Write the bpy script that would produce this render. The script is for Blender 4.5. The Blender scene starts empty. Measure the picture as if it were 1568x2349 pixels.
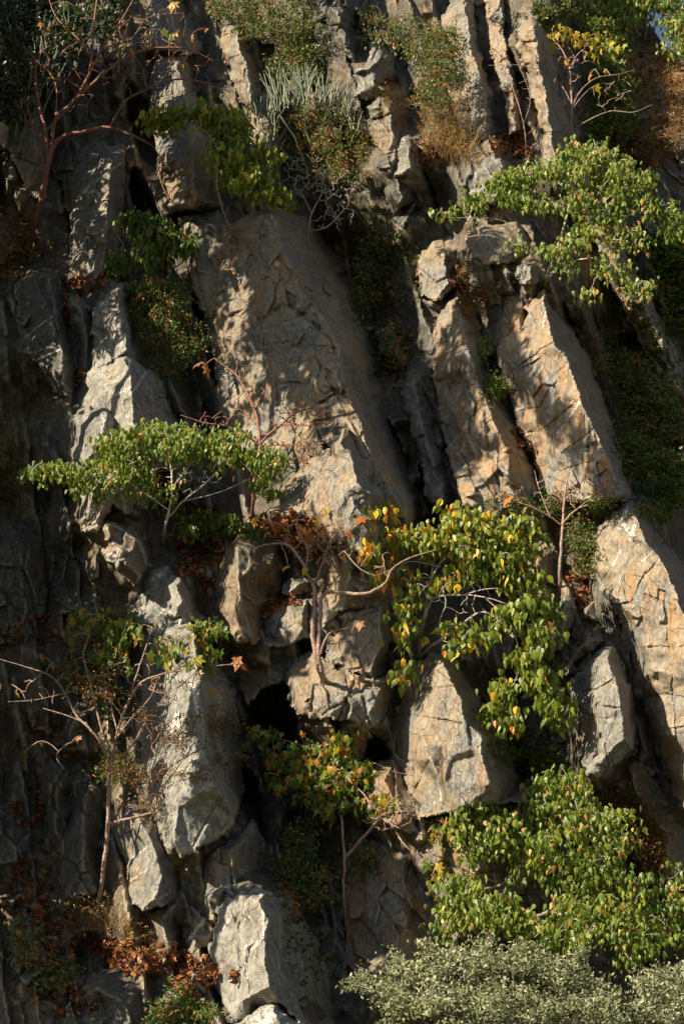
import bpy, math, random
import numpy as np
from mathutils import Vector
from mathutils.bvhtree import BVHTree
from mathutils.geometry import delaunay_2d_cdt

# ------------------------------------------------------------------ camera, sky, sun, exposure
SC = bpy.context.scene
COL = SC.collection
PITCH = math.radians(15.0)
CAMLOC = np.array((0.0, -36.0, 2.0))
TANV, ASPECT = 0.2245, 1568 / 2349
K = 0.40                                   # how far the cliff leans back per metre of height
cam = bpy.data.cameras.new("camera"); camo = bpy.data.objects.new("camera", cam); COL.objects.link(camo)
camo.location = CAMLOC; camo.rotation_euler = (math.pi / 2 + PITCH, 0, 0)
cam.sensor_fit = 'VERTICAL'; cam.angle_y = 2 * math.atan(TANV); cam.clip_start = 0.5; cam.clip_end = 3000
SC.camera = camo
SUN = np.array((-0.735, -0.36, 0.575)); SUN = SUN / np.linalg.norm(SUN)
SUN_EL = math.asin(SUN[2]); SUN_AZ = math.atan2(SUN[0], SUN[1])
W = bpy.data.worlds.new("World"); SC.world = W; W.use_nodes = True
wn = W.node_tree.nodes; wl = W.node_tree.links
sky = wn.new("ShaderNodeTexSky"); sky.sky_type = 'NISHITA'; sky.sun_disc = False
sky.sun_elevation = SUN_EL; sky.sun_rotation = SUN_AZ
wl.new(sky.outputs[0], wn["Background"].inputs[0]); wn["Background"].inputs[1].default_value = 0.05
sl = bpy.data.lights.new("sun", 'SUN'); sl.energy = 5.0; sl.angle = math.radians(0.53); sl.color = (1.0, 0.86, 0.66)
so = bpy.data.objects.new("sun", sl); COL.objects.link(so)
so.rotation_euler = Vector(SUN).to_track_quat('Z', 'Y').to_euler(); so.location = (-30, -30, 40)
SC.view_settings.view_transform = 'Standard'; SC.view_settings.look = 'None'
SC.view_settings.exposure = 0.92; SC.view_settings.gamma = 1.0
SC.cycles.max_bounces = 5; SC.cycles.diffuse_bounces = 2; SC.cycles.transparent_max_bounces = 4

# ------------------------------------------------------------------ picture coordinates <-> world
CP, SP = math.cos(PITCH), math.sin(PITCH)
def rays(px, py):
    x = (np.asarray(px, float) / 1568 - 0.5) * 2 * TANV * ASPECT
    y = (0.5 - np.asarray(py, float) / 2349) * 2 * TANV
    return np.stack([x, CP - y * SP, SP + y * CP], -1)
def at(px, py, off):
    d = rays(px, py); t = (36 + np.asarray(off, float)) / (d[..., 1] - K * d[..., 2])
    return CAMLOC + d * t[..., None]
def project(P):
    q = P - CAMLOC
    f = q[..., 1] * CP + q[..., 2] * SP; u = -q[..., 1] * SP + q[..., 2] * CP
    return (q[..., 0] / f / (2 * TANV * ASPECT) + 0.5) * 1568, (0.5 - u / f / (2 * TANV)) * 2349, f
def off_of(P): return P[..., 1] - K * (P[..., 2] - 2)

# ------------------------------------------------------------------ noise
def h3(i, j, k, s):
    n = (i.astype(np.int64) * 73856093) ^ (j.astype(np.int64) * 19349663) ^ (k.astype(np.int64) * 83492791) ^ (s * 2654435761)
    n = n & 0xFFFFFFFF
    n = ((n ^ (n >> 16)) * 0x45d9f3b) & 0xFFFFFFFF
    n = ((n ^ (n >> 16)) * 0x45d9f3b) & 0xFFFFFFFF
    return ((n ^ (n >> 16)) & 0xFFFFFF) / float(0x1000000)
def vnoise(P, s=0):
    f = np.floor(P); i = f.astype(np.int64); w = P - f; w = w * w * (3 - 2 * w)
    r = 0
    for a in (0, 1):
        for b in (0, 1):
            for c in (0, 1):
                r = r + h3(i[:, 0] + a, i[:, 1] + b, i[:, 2] + c, s) * (w[:, 0] if a else 1 - w[:, 0]) * (w[:, 1] if b else 1 - w[:, 1]) * (w[:, 2] if c else 1 - w[:, 2])
    return r * 2 - 1
def fbm(P, sc, o=4, s=0, g=0.5):
    r = 0; a = 1.0; Q = P / sc
    for k in range(o):
        r = r + a * vnoise(Q, s + k * 17); Q = Q * 2.03 + 11.3; a *= g
    return r
def facets(P, sc, s=0, sharp=26.0):
    """broken-rock relief: flat tilted plates, one per cell; second value is the closeness to a plate border"""
    Q = P / sc; f = np.floor(Q).astype(np.int64)
    num = 0; den = 0; d1 = np.full(len(P), 9.0); d2 = np.full(len(P), 9.0)
    for a in (-1, 0, 1):
        for b in (-1, 0, 1):
            for c in (-1, 0, 1):
                i, j, k = f[:, 0] + a, f[:, 1] + b, f[:, 2] + c
                cx = np.stack([i + h3(i, j, k, s + 1), j + h3(i, j, k, s + 2), k + h3(i, j, k, s + 3)], -1)
                d = Q - cx; r = np.sqrt((d * d).sum(-1))
                g = np.stack([h3(i, j, k, s + 4), h3(i, j, k, s + 5), h3(i, j, k, s + 6)], -1) - 0.5
                v = (h3(i, j, k, s + 7) - 0.5) + (g * d).sum(-1) * 1.8
                w = np.exp(-sharp * r); num = num + w * v; den = den + w
                m = r < d1; d2 = np.where(m, d1, np.minimum(d2, r)); d1 = np.where(m, r, d1)
    return num / den, d2 - d1
def strat(P):
    """turn and stretch so that plates run along the steep bedding that leans down to the right"""
    a = math.radians(16); c, s = math.cos(a), math.sin(a)
    x = P[:, 0] * c + P[:, 2] * s; z = -P[:, 0] * s + P[:, 2] * c
    return np.stack([x * 1.25, P[:, 1] * 0.8, z * 0.62], -1)

# ------------------------------------------------------------------ mesh helpers
def mesh_obj(name, V, F, mat, parent=None, attrs=None, smooth=True):
    """F: list of arrays of faces (n,k)"""
    me = bpy.data.meshes.new(name)
    F = [np.asarray(f, np.int64) for f in F if len(f)]
    V = np.asarray(V, float)
    loc = np.zeros(3)
    if parent is not None: loc = np.array(parent.location)
    me.vertices.add(len(V)); me.vertices.foreach_set("co", (V - loc).astype(np.float32).ravel())
    nl = sum(f.size for f in F); npoly = sum(len(f) for f in F)
    me.loops.add(nl); me.loops.foreach_set("vertex_index", np.concatenate([f.ravel() for f in F]).astype(np.int32))
    tot = np.concatenate([np.full(len(f), f.shape[1]) for f in F]); st = np.concatenate([[0], np.cumsum(tot)[:-1]])
    me.polygons.add(npoly); me.polygons.foreach_set("loop_start", st.astype(np.int32)); me.polygons.foreach_set("loop_total", tot.astype(np.int32))
    me.polygons.foreach_set("use_smooth", np.full(npoly, smooth))
    for k, a in (attrs or {}).items():
        at_ = me.attributes.new(k, 'FLOAT', 'POINT'); at_.data.foreach_set("value", np.asarray(a, np.float32))
    me.update(); me.validate()
    me.materials.append(mat)
    o = bpy.data.objects.new(name, me); COL.objects.link(o)
    if parent is not None: o.parent = parent
    return o
def rebase(o, p):
    """put a mesh object's origin at point p"""
    me = o.data; n = len(me.vertices); a = np.empty(n * 3, np.float32); me.vertices.foreach_get("co", a)
    a = (a.reshape(-1, 3) - np.array(p, np.float32)); me.vertices.foreach_set("co", a.ravel()); o.location = p
def tag(o, label, cat, group=None, kind=None):
    o['label'] = label
    if cat: o['category'] = cat
    if group: o['group'] = group
    if kind: o['kind'] = kind
def empty(name, loc):
    o = bpy.data.objects.new(name, None); COL.objects.link(o); o.location = Vector(loc); o.empty_display_size = 0.2; return o

# ------------------------------------------------------------------ materials
def newmat(name):
    m = bpy.data.materials.new(name); m.use_nodes = True; nt = m.node_tree; return m, nt, nt.nodes["Principled BSDF"]
def N(nt, t, **k):
    n = nt.nodes.new(t)
    for a, v in k.items():
        if a.startswith('i_'):
            key = a[2:]; key = int(key) if key.isdigit() else key
            n.inputs[key].default_value = v
        else: setattr(n, a, v)
    return n
def mixc(nt, fac, a, b, mode='MIX'):
    n = nt.nodes.new("ShaderNodeMix"); n.data_type = 'RGBA'; n.blend_type = mode
    for sock, v in ((n.inputs[0], fac), (n.inputs[6], a), (n.inputs[7], b)):
        if isinstance(v, bpy.types.NodeSocket): nt.links.new(v, sock)
        elif isinstance(v, (int, float)): sock.default_value = v
        else: sock.default_value = (*v, 1)
    return n.outputs[2]
def mrange(nt, v, a, b, c=0.0, d=1.0):
    n = nt.nodes.new("ShaderNodeMapRange"); n.clamp = True
    nt.links.new(v, n.inputs[0])
    for i, x in zip((1, 2, 3, 4), (a, b, c, d)):
        if isinstance(x, bpy.types.NodeSocket): nt.links.new(x, n.inputs[i])
        else: n.inputs[i].default_value = x
    return n.outputs[0]
def mathn(nt, op, a, b=0.0):
    n = nt.nodes.new("ShaderNodeMath"); n.operation = op
    for i, v in enumerate((a, b)):
        if isinstance(v, bpy.types.NodeSocket): nt.links.new(v, n.inputs[i])
        else: n.inputs[i].default_value = v
    return n.outputs[0]
def rock_material(name, tan=0.4, orange=0.4, light=1.0, veins=0.3, moss=0.0):
    m, nt, b = newmat(name); L = nt.links.new
    geo = N(nt, "ShaderNodeNewGeometry")
    def mapped(scale, rot=(0, math.radians(16), 0)):
        mp = N(nt, "ShaderNodeMapping"); mp.inputs['Rotation'].default_value = rot; mp.inputs['Scale'].default_value = scale
        L(geo.outputs['Position'], mp.inputs[0]); return mp.outputs[0]
    def noise(vec, sc, det=6, rough=0.6, dist=0.0):
        n = N(nt, "ShaderNodeTexNoise"); n.inputs['Scale'].default_value = sc; n.inputs['Detail'].default_value = det
        n.inputs['Roughness'].default_value = rough; n.inputs['Distortion'].default_value = dist; L(vec, n.inputs['Vector']); return n.outputs[0]
    iso = mapped((1, 1, 1)); stk = mapped((1, 1, 0.16)); stk2 = mapped((1, 1, 0.07), (0, math.radians(8), 0))
    n1 = noise(iso, 0.9, 5); n2 = noise(stk, 3.4, 6, 0.62, 0.15); n3 = noise(stk2, 6.0, 5, 0.6); n4 = noise(iso, 14, 6, 0.7); n5 = noise(iso, 3.2, 8, 0.7, 0.8)
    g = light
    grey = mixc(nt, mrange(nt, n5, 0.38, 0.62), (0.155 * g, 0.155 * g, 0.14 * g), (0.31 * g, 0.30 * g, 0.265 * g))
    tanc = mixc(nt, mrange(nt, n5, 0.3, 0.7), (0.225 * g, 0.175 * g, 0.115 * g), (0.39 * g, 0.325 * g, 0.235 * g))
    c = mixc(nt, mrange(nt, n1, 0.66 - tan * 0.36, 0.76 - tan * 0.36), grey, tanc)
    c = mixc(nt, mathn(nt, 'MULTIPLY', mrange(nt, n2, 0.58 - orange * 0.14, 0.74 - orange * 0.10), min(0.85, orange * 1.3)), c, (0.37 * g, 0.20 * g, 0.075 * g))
    c = mixc(nt, mathn(nt, 'MULTIPLY', mrange(nt, n3, 0.54, 0.70), 0.42), c, (0.12, 0.115, 0.105))
    c = mixc(nt, mathn(nt, 'MULTIPLY', mrange(nt, noise(stk2, 9.0, 3), 0.56, 0.66), 0.28), c, (0.46, 0.42, 0.34))
    # thin pale quartz threads
    th = mathn(nt, 'ABSOLUTE', mathn(nt, 'SUBTRACT', noise(mapped((1, 1, 1), (0.5, 0.8, 0)), 1.1, 3, 0.5, 0.3), 0.5))
    th = mathn(nt, 'MULTIPLY', mrange(nt, th, 0.002, 0.008, 1, 0), mrange(nt, n1, 0.5, 0.6))
    c = mixc(nt, mathn(nt, 'MULTIPLY', th, veins), c, (0.62, 0.59, 0.52))
    va = N(nt, "ShaderNodeAttribute", attribute_name="vein")
    vf = mathn(nt, 'MULTIPLY', va.outputs['Fac'], 1.0)
    vf = mrange(nt, mathn(nt, 'ADD', vf, mathn(nt, 'MULTIPLY', mathn(nt, 'SUBTRACT', n4, 0.5), 3.2)), 0.50, 0.95)
    c = mixc(nt, vf, c, (0.66, 0.62, 0.55))
    if moss > 0:
        c = mixc(nt, mathn(nt, 'MULTIPLY', mrange(nt, noise(iso, 5, 6, 0.7), 0.5, 0.62), moss), c, (0.07, 0.075, 0.03))
    c = mixc(nt, 1.0, c, mixc(nt, mrange(nt, n4, 0.3, 0.7), (0.70, 0.70, 0.70), (1.24, 1.23, 1.20)), 'MULTIPLY')
    b.inputs['Roughness'].default_value = 0.82; b.inputs['Specular IOR Level'].default_value = 0.25
    # fine relief: grain plus chipped little plates and hairline joints
    v1 = N(nt, "ShaderNodeTexVoronoi"); v1.feature = 'DISTANCE_TO_EDGE'; v1.inputs['Scale'].default_value = 2.6
    L(mixc(nt, 0.12, mapped((1.3, 1, 0.6)), N_col(nt, iso, 6), 'ADD'), v1.inputs['Vector'])
    v2 = N(nt, "ShaderNodeTexVoronoi"); v2.feature = 'DISTANCE_TO_EDGE'; v2.inputs['Scale'].default_value = 6.5
    L(mixc(nt, 0.10, mapped((1.5, 1, 0.5)), N_col(nt, iso, 9), 'ADD'), v2.inputs['Vector'])
    def plates(scale, vec, tilt, step):          # flat chips, each with its own tilt and height
        v = N(nt, "ShaderNodeTexVoronoi"); v.feature = 'F1'; v.inputs['Scale'].default_value = scale; L(vec, v.inputs['Vector'])
        d = N(nt, "ShaderNodeVectorMath", operation='SUBTRACT'); L(vec, d.inputs[0]); L(v.outputs['Position'], d.inputs[1])
        c_ = N(nt, "ShaderNodeVectorMath", operation='SUBTRACT'); L(v.outputs['Color'], c_.inputs[0]); c_.inputs[1].default_value = (.5, .5, .5)
        dt = N(nt, "ShaderNodeVectorMath", operation='DOT_PRODUCT'); L(d.outputs[0], dt.inputs[0]); L(c_.outputs[0], dt.inputs[1])
        s_ = N(nt, "ShaderNodeSeparateColor"); L(v.outputs['Color'], s_.inputs[0])
        return mathn(nt, 'ADD', mathn(nt, 'MULTIPLY', dt.outputs['Value'], tilt), mathn(nt, 'MULTIPLY', s_.outputs[0], step))
    wv = mixc(nt, 0.035, mapped((1.3, 1, 0.5)), N_col(nt, iso, 3), 'ADD')
    chips = mathn(nt, 'ADD', plates(1.3, wv, 7.5, 0.7), mathn(nt, 'MULTIPLY', plates(3.6, wv, 8.0, 0.35), 0.75))
    j1 = mathn(nt, 'MAXIMUM', mrange(nt, v1.outputs['Distance'], 0.0, 0.022), mrange(nt, n1, 0.60, 0.50)); j2 = mathn(nt, 'MAXIMUM', mrange(nt, v2.outputs['Distance'], 0.0, 0.035), mrange(nt, n1, 0.44, 0.56))
    joint = mathn(nt, 'ADD', mathn(nt, 'ADD', j1, mathn(nt, 'MULTIPLY', j2, 0.7)), chips)
    hgt = mathn(nt, 'ADD', mathn(nt, 'MULTIPLY', noise(iso, 7, 9, 0.70), 0.5), mathn(nt, 'MULTIPLY', noise(stk2, 20, 6, 0.65), 0.45))
    hgt = mathn(nt, 'ADD', hgt, mathn(nt, 'MULTIPLY', joint, 0.22))
    # earth caught in the hairline joints
    c = mixc(nt, mathn(nt, 'MULTIPLY', mathn(nt, 'SUBTRACT', 1.0, mathn(nt, 'MULTIPLY', j1, j2)), 0.6), c, (0.055, 0.045, 0.035))
    pt = mathn(nt, 'MULTIPLY', mrange(nt, geo.outputs['Pointiness'], 0.515, 0.56), 0.45)      # worn, paler edges
    c = mixc(nt, pt, c, (0.44, 0.42, 0.37))
    L(c, b.inputs['Base Color'])
    bp = N(nt, "ShaderNodeBump"); bp.inputs['Strength'].default_value = 1.0; bp.inputs['Distance'].default_value = 0.085
    L(hgt, bp.inputs['Height']); L(bp.outputs[0], b.inputs['Normal'])
    return m
def N_col(nt, vec, sc):
    n = nt.nodes.new("ShaderNodeTexNoise"); n.inputs['Scale'].default_value = sc; nt.links.new(vec, n.inputs['Vector']); return n.outputs[1]
def leaf_material(name, ramp, trans=0.35, rough=0.42, spec=0.4):
    """ramp: [(pos,(r,g,b))...] looked up by each leaf's own tint"""
    m, nt, b = newmat(name); L = nt.links.new
    a = N(nt, "ShaderNodeAttribute", attribute_name="tint")
    r = nt.nodes.new("ShaderNodeValToRGB"); L(a.outputs['Fac'], r.inputs[0])
    el = r.color_ramp.elements
    while len(el) < len(ramp): el.new(0.5)
    for e, (p, c) in zip(el, ramp): e.position = p; e.color = (*c, 1)
    L(r.outputs[0], b.inputs['Base Color']); b.inputs['Roughness'].default_value = rough; b.inputs['Specular IOR Level'].default_value = spec
    if trans > 0:
        t = nt.nodes.new("ShaderNodeBsdfTranslucent"); mx = nt.nodes.new("ShaderNodeMixShader"); mx.inputs[0].default_value = trans
        L(mixc(nt, 1.0, r.outputs[0], (1.3, 1.35, 0.7), 'MULTIPLY'), t.inputs[0])
        L(b.outputs[0], mx.inputs[1]); L(t.outputs[0], mx.inputs[2]); L(mx.outputs[0], nt.nodes["Material Output"].inputs[0])
    return m
def bark_material(name, c1, c2, c3=None):
    m, nt, b = newmat(name); L = nt.links.new
    geo = N(nt, "ShaderNodeNewGeometry"); n = N(nt, "ShaderNodeTexNoise"); n.inputs['Scale'].default_value = 6; n.inputs['Detail'].default_value = 6
    L(geo.outputs['Position'], n.inputs['Vector'])
    c = mixc(nt, mrange(nt, n.outputs[0], 0.35, 0.65), c1, c2)
    if c3:
        n2 = N(nt, "ShaderNodeTexNoise"); n2.inputs['Scale'].default_value = 18; n2.inputs['Detail'].default_value = 4; L(geo.outputs['Position'], n2.inputs['Vector'])
        c = mixc(nt, mrange(nt, n2.outputs[0], 0.56, 0.66), c, c3)
    L(c, b.inputs['Base Color']); b.inputs['Roughness'].default_value = 0.6
    n3 = N(nt, "ShaderNodeTexNoise"); n3.inputs['Scale'].default_value = 30; L(geo.outputs['Position'], n3.inputs['Vector'])
    bp = N(nt, "ShaderNodeBump"); bp.inputs['Strength'].default_value = 0.9; bp.inputs['Distance'].default_value = 0.03
    L(n3.outputs[0], bp.inputs['Height']); L(bp.outputs[0], b.inputs['Normal'])
    return m

RM = {
 'grey': rock_material('rock_grey', 0.15, 0.15, 1.0, 0.5),
 'tan': rock_material('rock_tan', 0.66, 0.45, 1.05, 0.15),
 'mix': rock_material('rock_mixed', 0.40, 0.28, 1.0, 0.3),
 'streak': rock_material('rock_streaked', 0.55, 0.7, 1.1, 0.2),
 'orange': rock_material('rock_orange', 0.75, 0.85, 0.85, 0.1),
 'pale': rock_material('rock_pale', 0.2, 0.2, 1.22, 1.0),
 'dark': rock_material('rock_shaded', 0.3, 0.35, 0.50, 0.2, 0.25),  # darker copy of the rock colour, shade painted in for rocks lying in shade
 'cliff': rock_material('cliff_rock', 0.32, 0.4, 0.50, 0.15, 0.4),  # wall albedo lowered too, so deep shade is partly in its colour
}

# ------------------------------------------------------------------ the cliff behind everything (structure)
BV, BF, NBV = [], [], 0
def to_bvh(V, F):
    global NBV
    BV.append(np.asarray(V)); BF.append(np.asarray(F) + NBV); NBV += len(V)
CTRL = np.array([  # px, py, offset of the recessed back wall
 (0,0,2.2),(0,600,1.8),(0,1200,1.2),(0,1800,0.9),(0,2349,0.6),(300,300,2.0),(300,1000,1.8),(300,1500,1.5),(150,1900,1.0),(150,2200,0.5),
 (550,150,2.4),(560,800,2.3),(450,1250,2.0),(620,1700,2.6),(650,2150,1.8),(700,1950,2.2),(850,600,2.6),(900,900,2.6),(900,300,1.8),(1000,450,1.8),
 (1000,1300,2.4),(1150,1350,2.2),(1250,1700,2.0),(1250,1250,1.5),(1100,2100,1.2),(1350,1900,1.6),(1500,2100,1.4),(900,2250,1.6),
 (1350,500,2.6),(1480,400,2.4),(1500,800,3.6),(1450,1100,3.8),(1568,1250,3.8),(1340,100,2.0),(1200,300,1.8),(750,60,2.2),(1500,250,2.2),(1650,900,3.8),(1568,50,3.4)], float)
BORD = []
def back_off(px, py):
    px = np.asarray(px, float); py = np.asarray(py, float); n = 0; d = 0
    for x, y, o in CTRL:
        w = 0.30 / (((px - x) ** 2 + (py - y) ** 2) / 1e4 + 0.35) ** 1.6; n = n + w * o; d = d + w
    for x, y, o in BORD:                       # the wall comes up to the borders of the rocks that grow out of it
        w = 1.0 / (((px - x) ** 2 + (py - y) ** 2) / 1.3e3 + 0.35) ** 1.9; n = n + w * (o + 0.30); d = d + w
    return n / d
def axis(lo, a, b, hi, fine, coarse):
    return np.concatenate([np.arange(lo, a, coarse), np.arange(a, b, fine), np.arange(b, hi + coarse, coarse)])
def crest(px):  # picture height of the cliff's top edge
    px = np.asarray(px, float)
    return np.interp(px, [-2600, 1330, 1420, 1480, 1530, 1600, 1700, 4200], [-900, -900, -260, 40, 118, 165, 190, 320])
HOLES = [(625,1630,52,95,2.4),(845,1725,42,42,1.8),(450,500,60,16,1.6),(715,1480,26,40,1.4),(470,1480,26,60,1.4),(1235,1010,18,60,1.2),(1420,1560,16,60,1.2),(905,1060,18,90,1.4),(345,520,26,120,1.4),(1220,1560,40,90,1.2),(330,300,26,100,1.2),(480,760,20,120,1.3),(985,1120,16,60,1.2),(580,1850,24,80,1.4),(225,2200,60,60,.6)]
def build_cliff():
    xs = axis(-2600, -60, 1640, 4200, 5.5, 60); ys = np.linspace(0, 1, 620)
    X, S = np.meshgrid(xs, ys)
    top = crest(X); Y = top + (2760 - top) * S
    x, y = X.ravel(), Y.ravel()
    P0 = at(x, y, np.zeros(len(x)))
    gx = np.arange(-2600, 4230, 26.0); gy = np.arange(-960, 2800, 26.0); GX, GY = np.meshgrid(gx, gy); G = back_off(GX.ravel(), GY.ravel()).reshape(GX.shape)
    fi = np.clip((x - gx[0]) / 26, 0, len(gx) - 1.001); fj = np.clip((y - gy[0]) / 26, 0, len(gy) - 1.001); ii = fi.astype(int); jj = fj.astype(int); fi = fi - ii; fj = fj - jj
    o = G[jj, ii] * (1 - fi) * (1 - fj) + G[jj, ii + 1] * fi * (1 - fj) + G[jj + 1, ii] * (1 - fi) * fj + G[jj + 1, ii + 1] * fi * fj - 0.02; base = o.copy(); tone = 0.5 + 0.3 * vnoise(P0 / 2.5, 12)
    Q = strat(P0)
    rs = np.random.RandomState(11)
    xw = x + 6 * fbm(P0, 0.5, 3, 61); yw = y + 6 * fbm(P0, 0.5, 3, 62)
    slabs = []
    for cy in np.arange(-150, 2800, 150):
        for cx in np.arange(-420, 2000, 82):
            slabs.append((cx + rs.uniform(-45, 45), cy + rs.uniform(-75, 75), rs.uniform(24, 62), rs.uniform(150, 400), rs.uniform(-.5, .35), rs.uniform(.2, .8), rs.uniform(-.8, .8), rs.uniform(0.1, 0.95)))
    for cx, cy, w, h, o0, rr, sl, tn in slabs:
        lean = float(np.interp(cx, [0, 600, 1000, 1568], [0.12, 0.30, 0.34, 0.36]))
        m = (np.abs(yw - cy) < h + w) & (np.abs(xw - cx) < w + lean * (h + w) + 5)
        idx = np.where(m)[0]
        if not len(idx): continue
        v = yw[idx] - cy; u = xw[idx] - cx - lean * v; vv = v + sl * u * 0.6
        k = (np.abs(u) < w) & (np.abs(vv) < h); idx, u, vv = idx[k], u[k], vv[k]
        if not len(idx): continue
        r = rr * w
        z = np.where(u < r, (r - u) / (w + r) * 0.007 * w, (u - r) / (w - r) * 0.9)
        z = z + np.maximum(0, -vv - h * 0.62) * 0.011 + np.maximum(0, vv - h * 0.8) * 0.02
        z = z + base[idx] + o0
        b_ = z < o[idx]; idx = idx[b_]; o[idx] = z[b_]; tone[idx] = tn
    f1, e1 = facets(Q, 0.9, 3); f2, e2 = facets(Q + 7, 0.34, 4)
    o = o + 0.22 * f1 + 0.11 * f2 + 0.05 * fbm(P0, 0.4, 4, 2)
    for hx, hy, hrx, hry, hd in HOLES:             # caves and deep clefts
        q = ((xw - hx - 0.25 * (yw - hy)) / hrx) ** 2 + ((yw - hy) / hry) ** 2; o = o + hd * np.clip(1.6 - q * 1.2, 0, 1)
    hill = np.clip((x - 1300) / 160, 0, 1) * np.clip((420 - y) / 200, 0, 1)          # earthy slope up on the right
    o = o * (1 - hill) + hill * (2.4 + 0.35 * fbm(P0, 1.6, 5, 8) + np.clip((300 - y) / 300, 0, 1) * 3.0)
    V = at(x, y, o)
    nx, ny = len(xs), len(ys)
    i = np.arange(nx * ny).reshape(ny, nx)
    F = np.stack([i[:-1, :-1].ravel(), i[1:, :-1].ravel(), i[1:, 1:].ravel(), i[:-1, 1:].ravel()], -1)
    # the hill top runs on backwards behind the crest
    e = len(V); tp = i[0]; B1 = V[tp] + np.array((0, 25, 1.0)); B2 = V[tp] + np.array((0, 140, -6.0))
    V2 = np.concatenate([V, B1, B2]); a = np.arange(nx)
    F2 = np.concatenate([np.stack([tp[:-1], tp[1:], e + a[1:], e + a[:-1]], -1), np.stack([e + a[:-1], e + a[1:], e + nx + a[1:], e + nx + a[:-1]], -1)])
    soil = np.concatenate([hill, np.ones(2 * nx)])
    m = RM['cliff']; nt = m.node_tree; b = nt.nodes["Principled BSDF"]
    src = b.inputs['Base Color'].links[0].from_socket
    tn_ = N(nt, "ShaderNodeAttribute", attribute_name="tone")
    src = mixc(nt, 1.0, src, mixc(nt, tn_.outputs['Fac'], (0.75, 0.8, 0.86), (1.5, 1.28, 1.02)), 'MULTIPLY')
    at_ = N(nt, "ShaderNodeAttribute", attribute_name="soil"); nn = N(nt, "ShaderNodeTexNoise"); nn.inputs['Scale'].default_value = 4; nn.inputs['Detail'].default_value = 8
    g = N(nt, "ShaderNodeNewGeometry"); nt.links.new(g.outputs['Position'], nn.inputs['Vector'])
    sc = mixc(nt, mrange(nt, nn.outputs[0], 0.4, 0.62), (0.15, 0.085, 0.045), (0.30, 0.20, 0.10))
    nt.links.new(mixc(nt, at_.outputs['Fac'], src, sc), b.inputs['Base Color'])
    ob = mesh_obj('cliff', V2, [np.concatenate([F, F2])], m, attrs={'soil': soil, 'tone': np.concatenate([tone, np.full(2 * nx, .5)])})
    ob.data.set_sharp_from_angle(angle=math.radians(26))
    tag(ob, 'dark recessed cliff wall behind the rock ribs', None, kind='structure'); del ob['label']
    T = np.concatenate([F[:, [0, 1, 2]], F[:, [0, 2, 3]]])
    to_bvh(V, T)

def ground():
    xs = np.concatenate([-np.geomspace(1500, 30, 14), np.linspace(-26, 26, 60), np.geomspace(30, 1500, 14)])
    ys = np.concatenate([-np.geomspace(1500, 60, 12), np.linspace(-56, 12, 70), np.geomspace(16, 1500, 12)])
    X, Y = np.meshgrid(xs, ys); x, y = X.ravel(), Y.ravel()
    P = np.stack([x, y, 0 * x], -1); z = 0.12 * fbm(P, 3.0, 4, 31) * (np.hypot(x, y + 20) < 60)
    i = np.arange(len(x)).reshape(len(ys), len(xs))
    F = np.stack([i[:-1, :-1].ravel(), i[:-1, 1:].ravel(), i[1:, 1:].ravel(), i[1:, :-1].ravel()], -1)
    m, nt, b = newmat('ground_soil'); nn = N(nt, "ShaderNodeTexNoise"); nn.inputs['Scale'].default_value = 0.8; nn.inputs['Detail'].default_value = 9
    g = N(nt, "ShaderNodeNewGeometry"); nt.links.new(g.outputs['Position'], nn.inputs['Vector'])
    nt.links.new(mixc(nt, mrange(nt, nn.outputs[0], 0.4, 0.6), (0.10, 0.07, 0.04), (0.07, 0.08, 0.03)), b.inputs['Base Color']); b.inputs['Roughness'].default_value = 0.95
    o = mesh_obj('ground', np.stack([x, y, z], -1), [F], m); o['kind'] = 'structure'
ground()

# ------------------------------------------------------------------ rocks: traced outline + ridge, given real relief and thickness
def seg_dist(px, py, poly, closed=True):
    P = np.array(poly, float)[:, :2]; n = len(P); best = np.full(len(px), 1e9)
    for i in range(n if closed else n - 1):
        a, b = P[i], P[(i + 1) % n]; d = b - a; L = (d * d).sum() + 1e-9
        t = np.clip(((px - a[0]) * d[0] + (py - a[1]) * d[1]) / L, 0, 1)
        best = np.minimum(best, np.hypot(px - a[0] - t * d[0], py - a[1] - t * d[1]))
    return best
def inside(px, py, poly):
    P = np.array(poly, float)[:, :2]; r = np.zeros(len(px), bool); n = len(P)
    for i in range(n):
        x0, y0 = P[i]; x1, y1 = P[(i + 1) % n]
        c = (y0 > py) != (y1 > py)
        with np.errstate(divide='ignore', invalid='ignore'):
            r ^= c & (px < (x1 - x0) * (py - y0) / (y1 - y0 + 1e-12) + x0)
    return r
RID = 0
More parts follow.
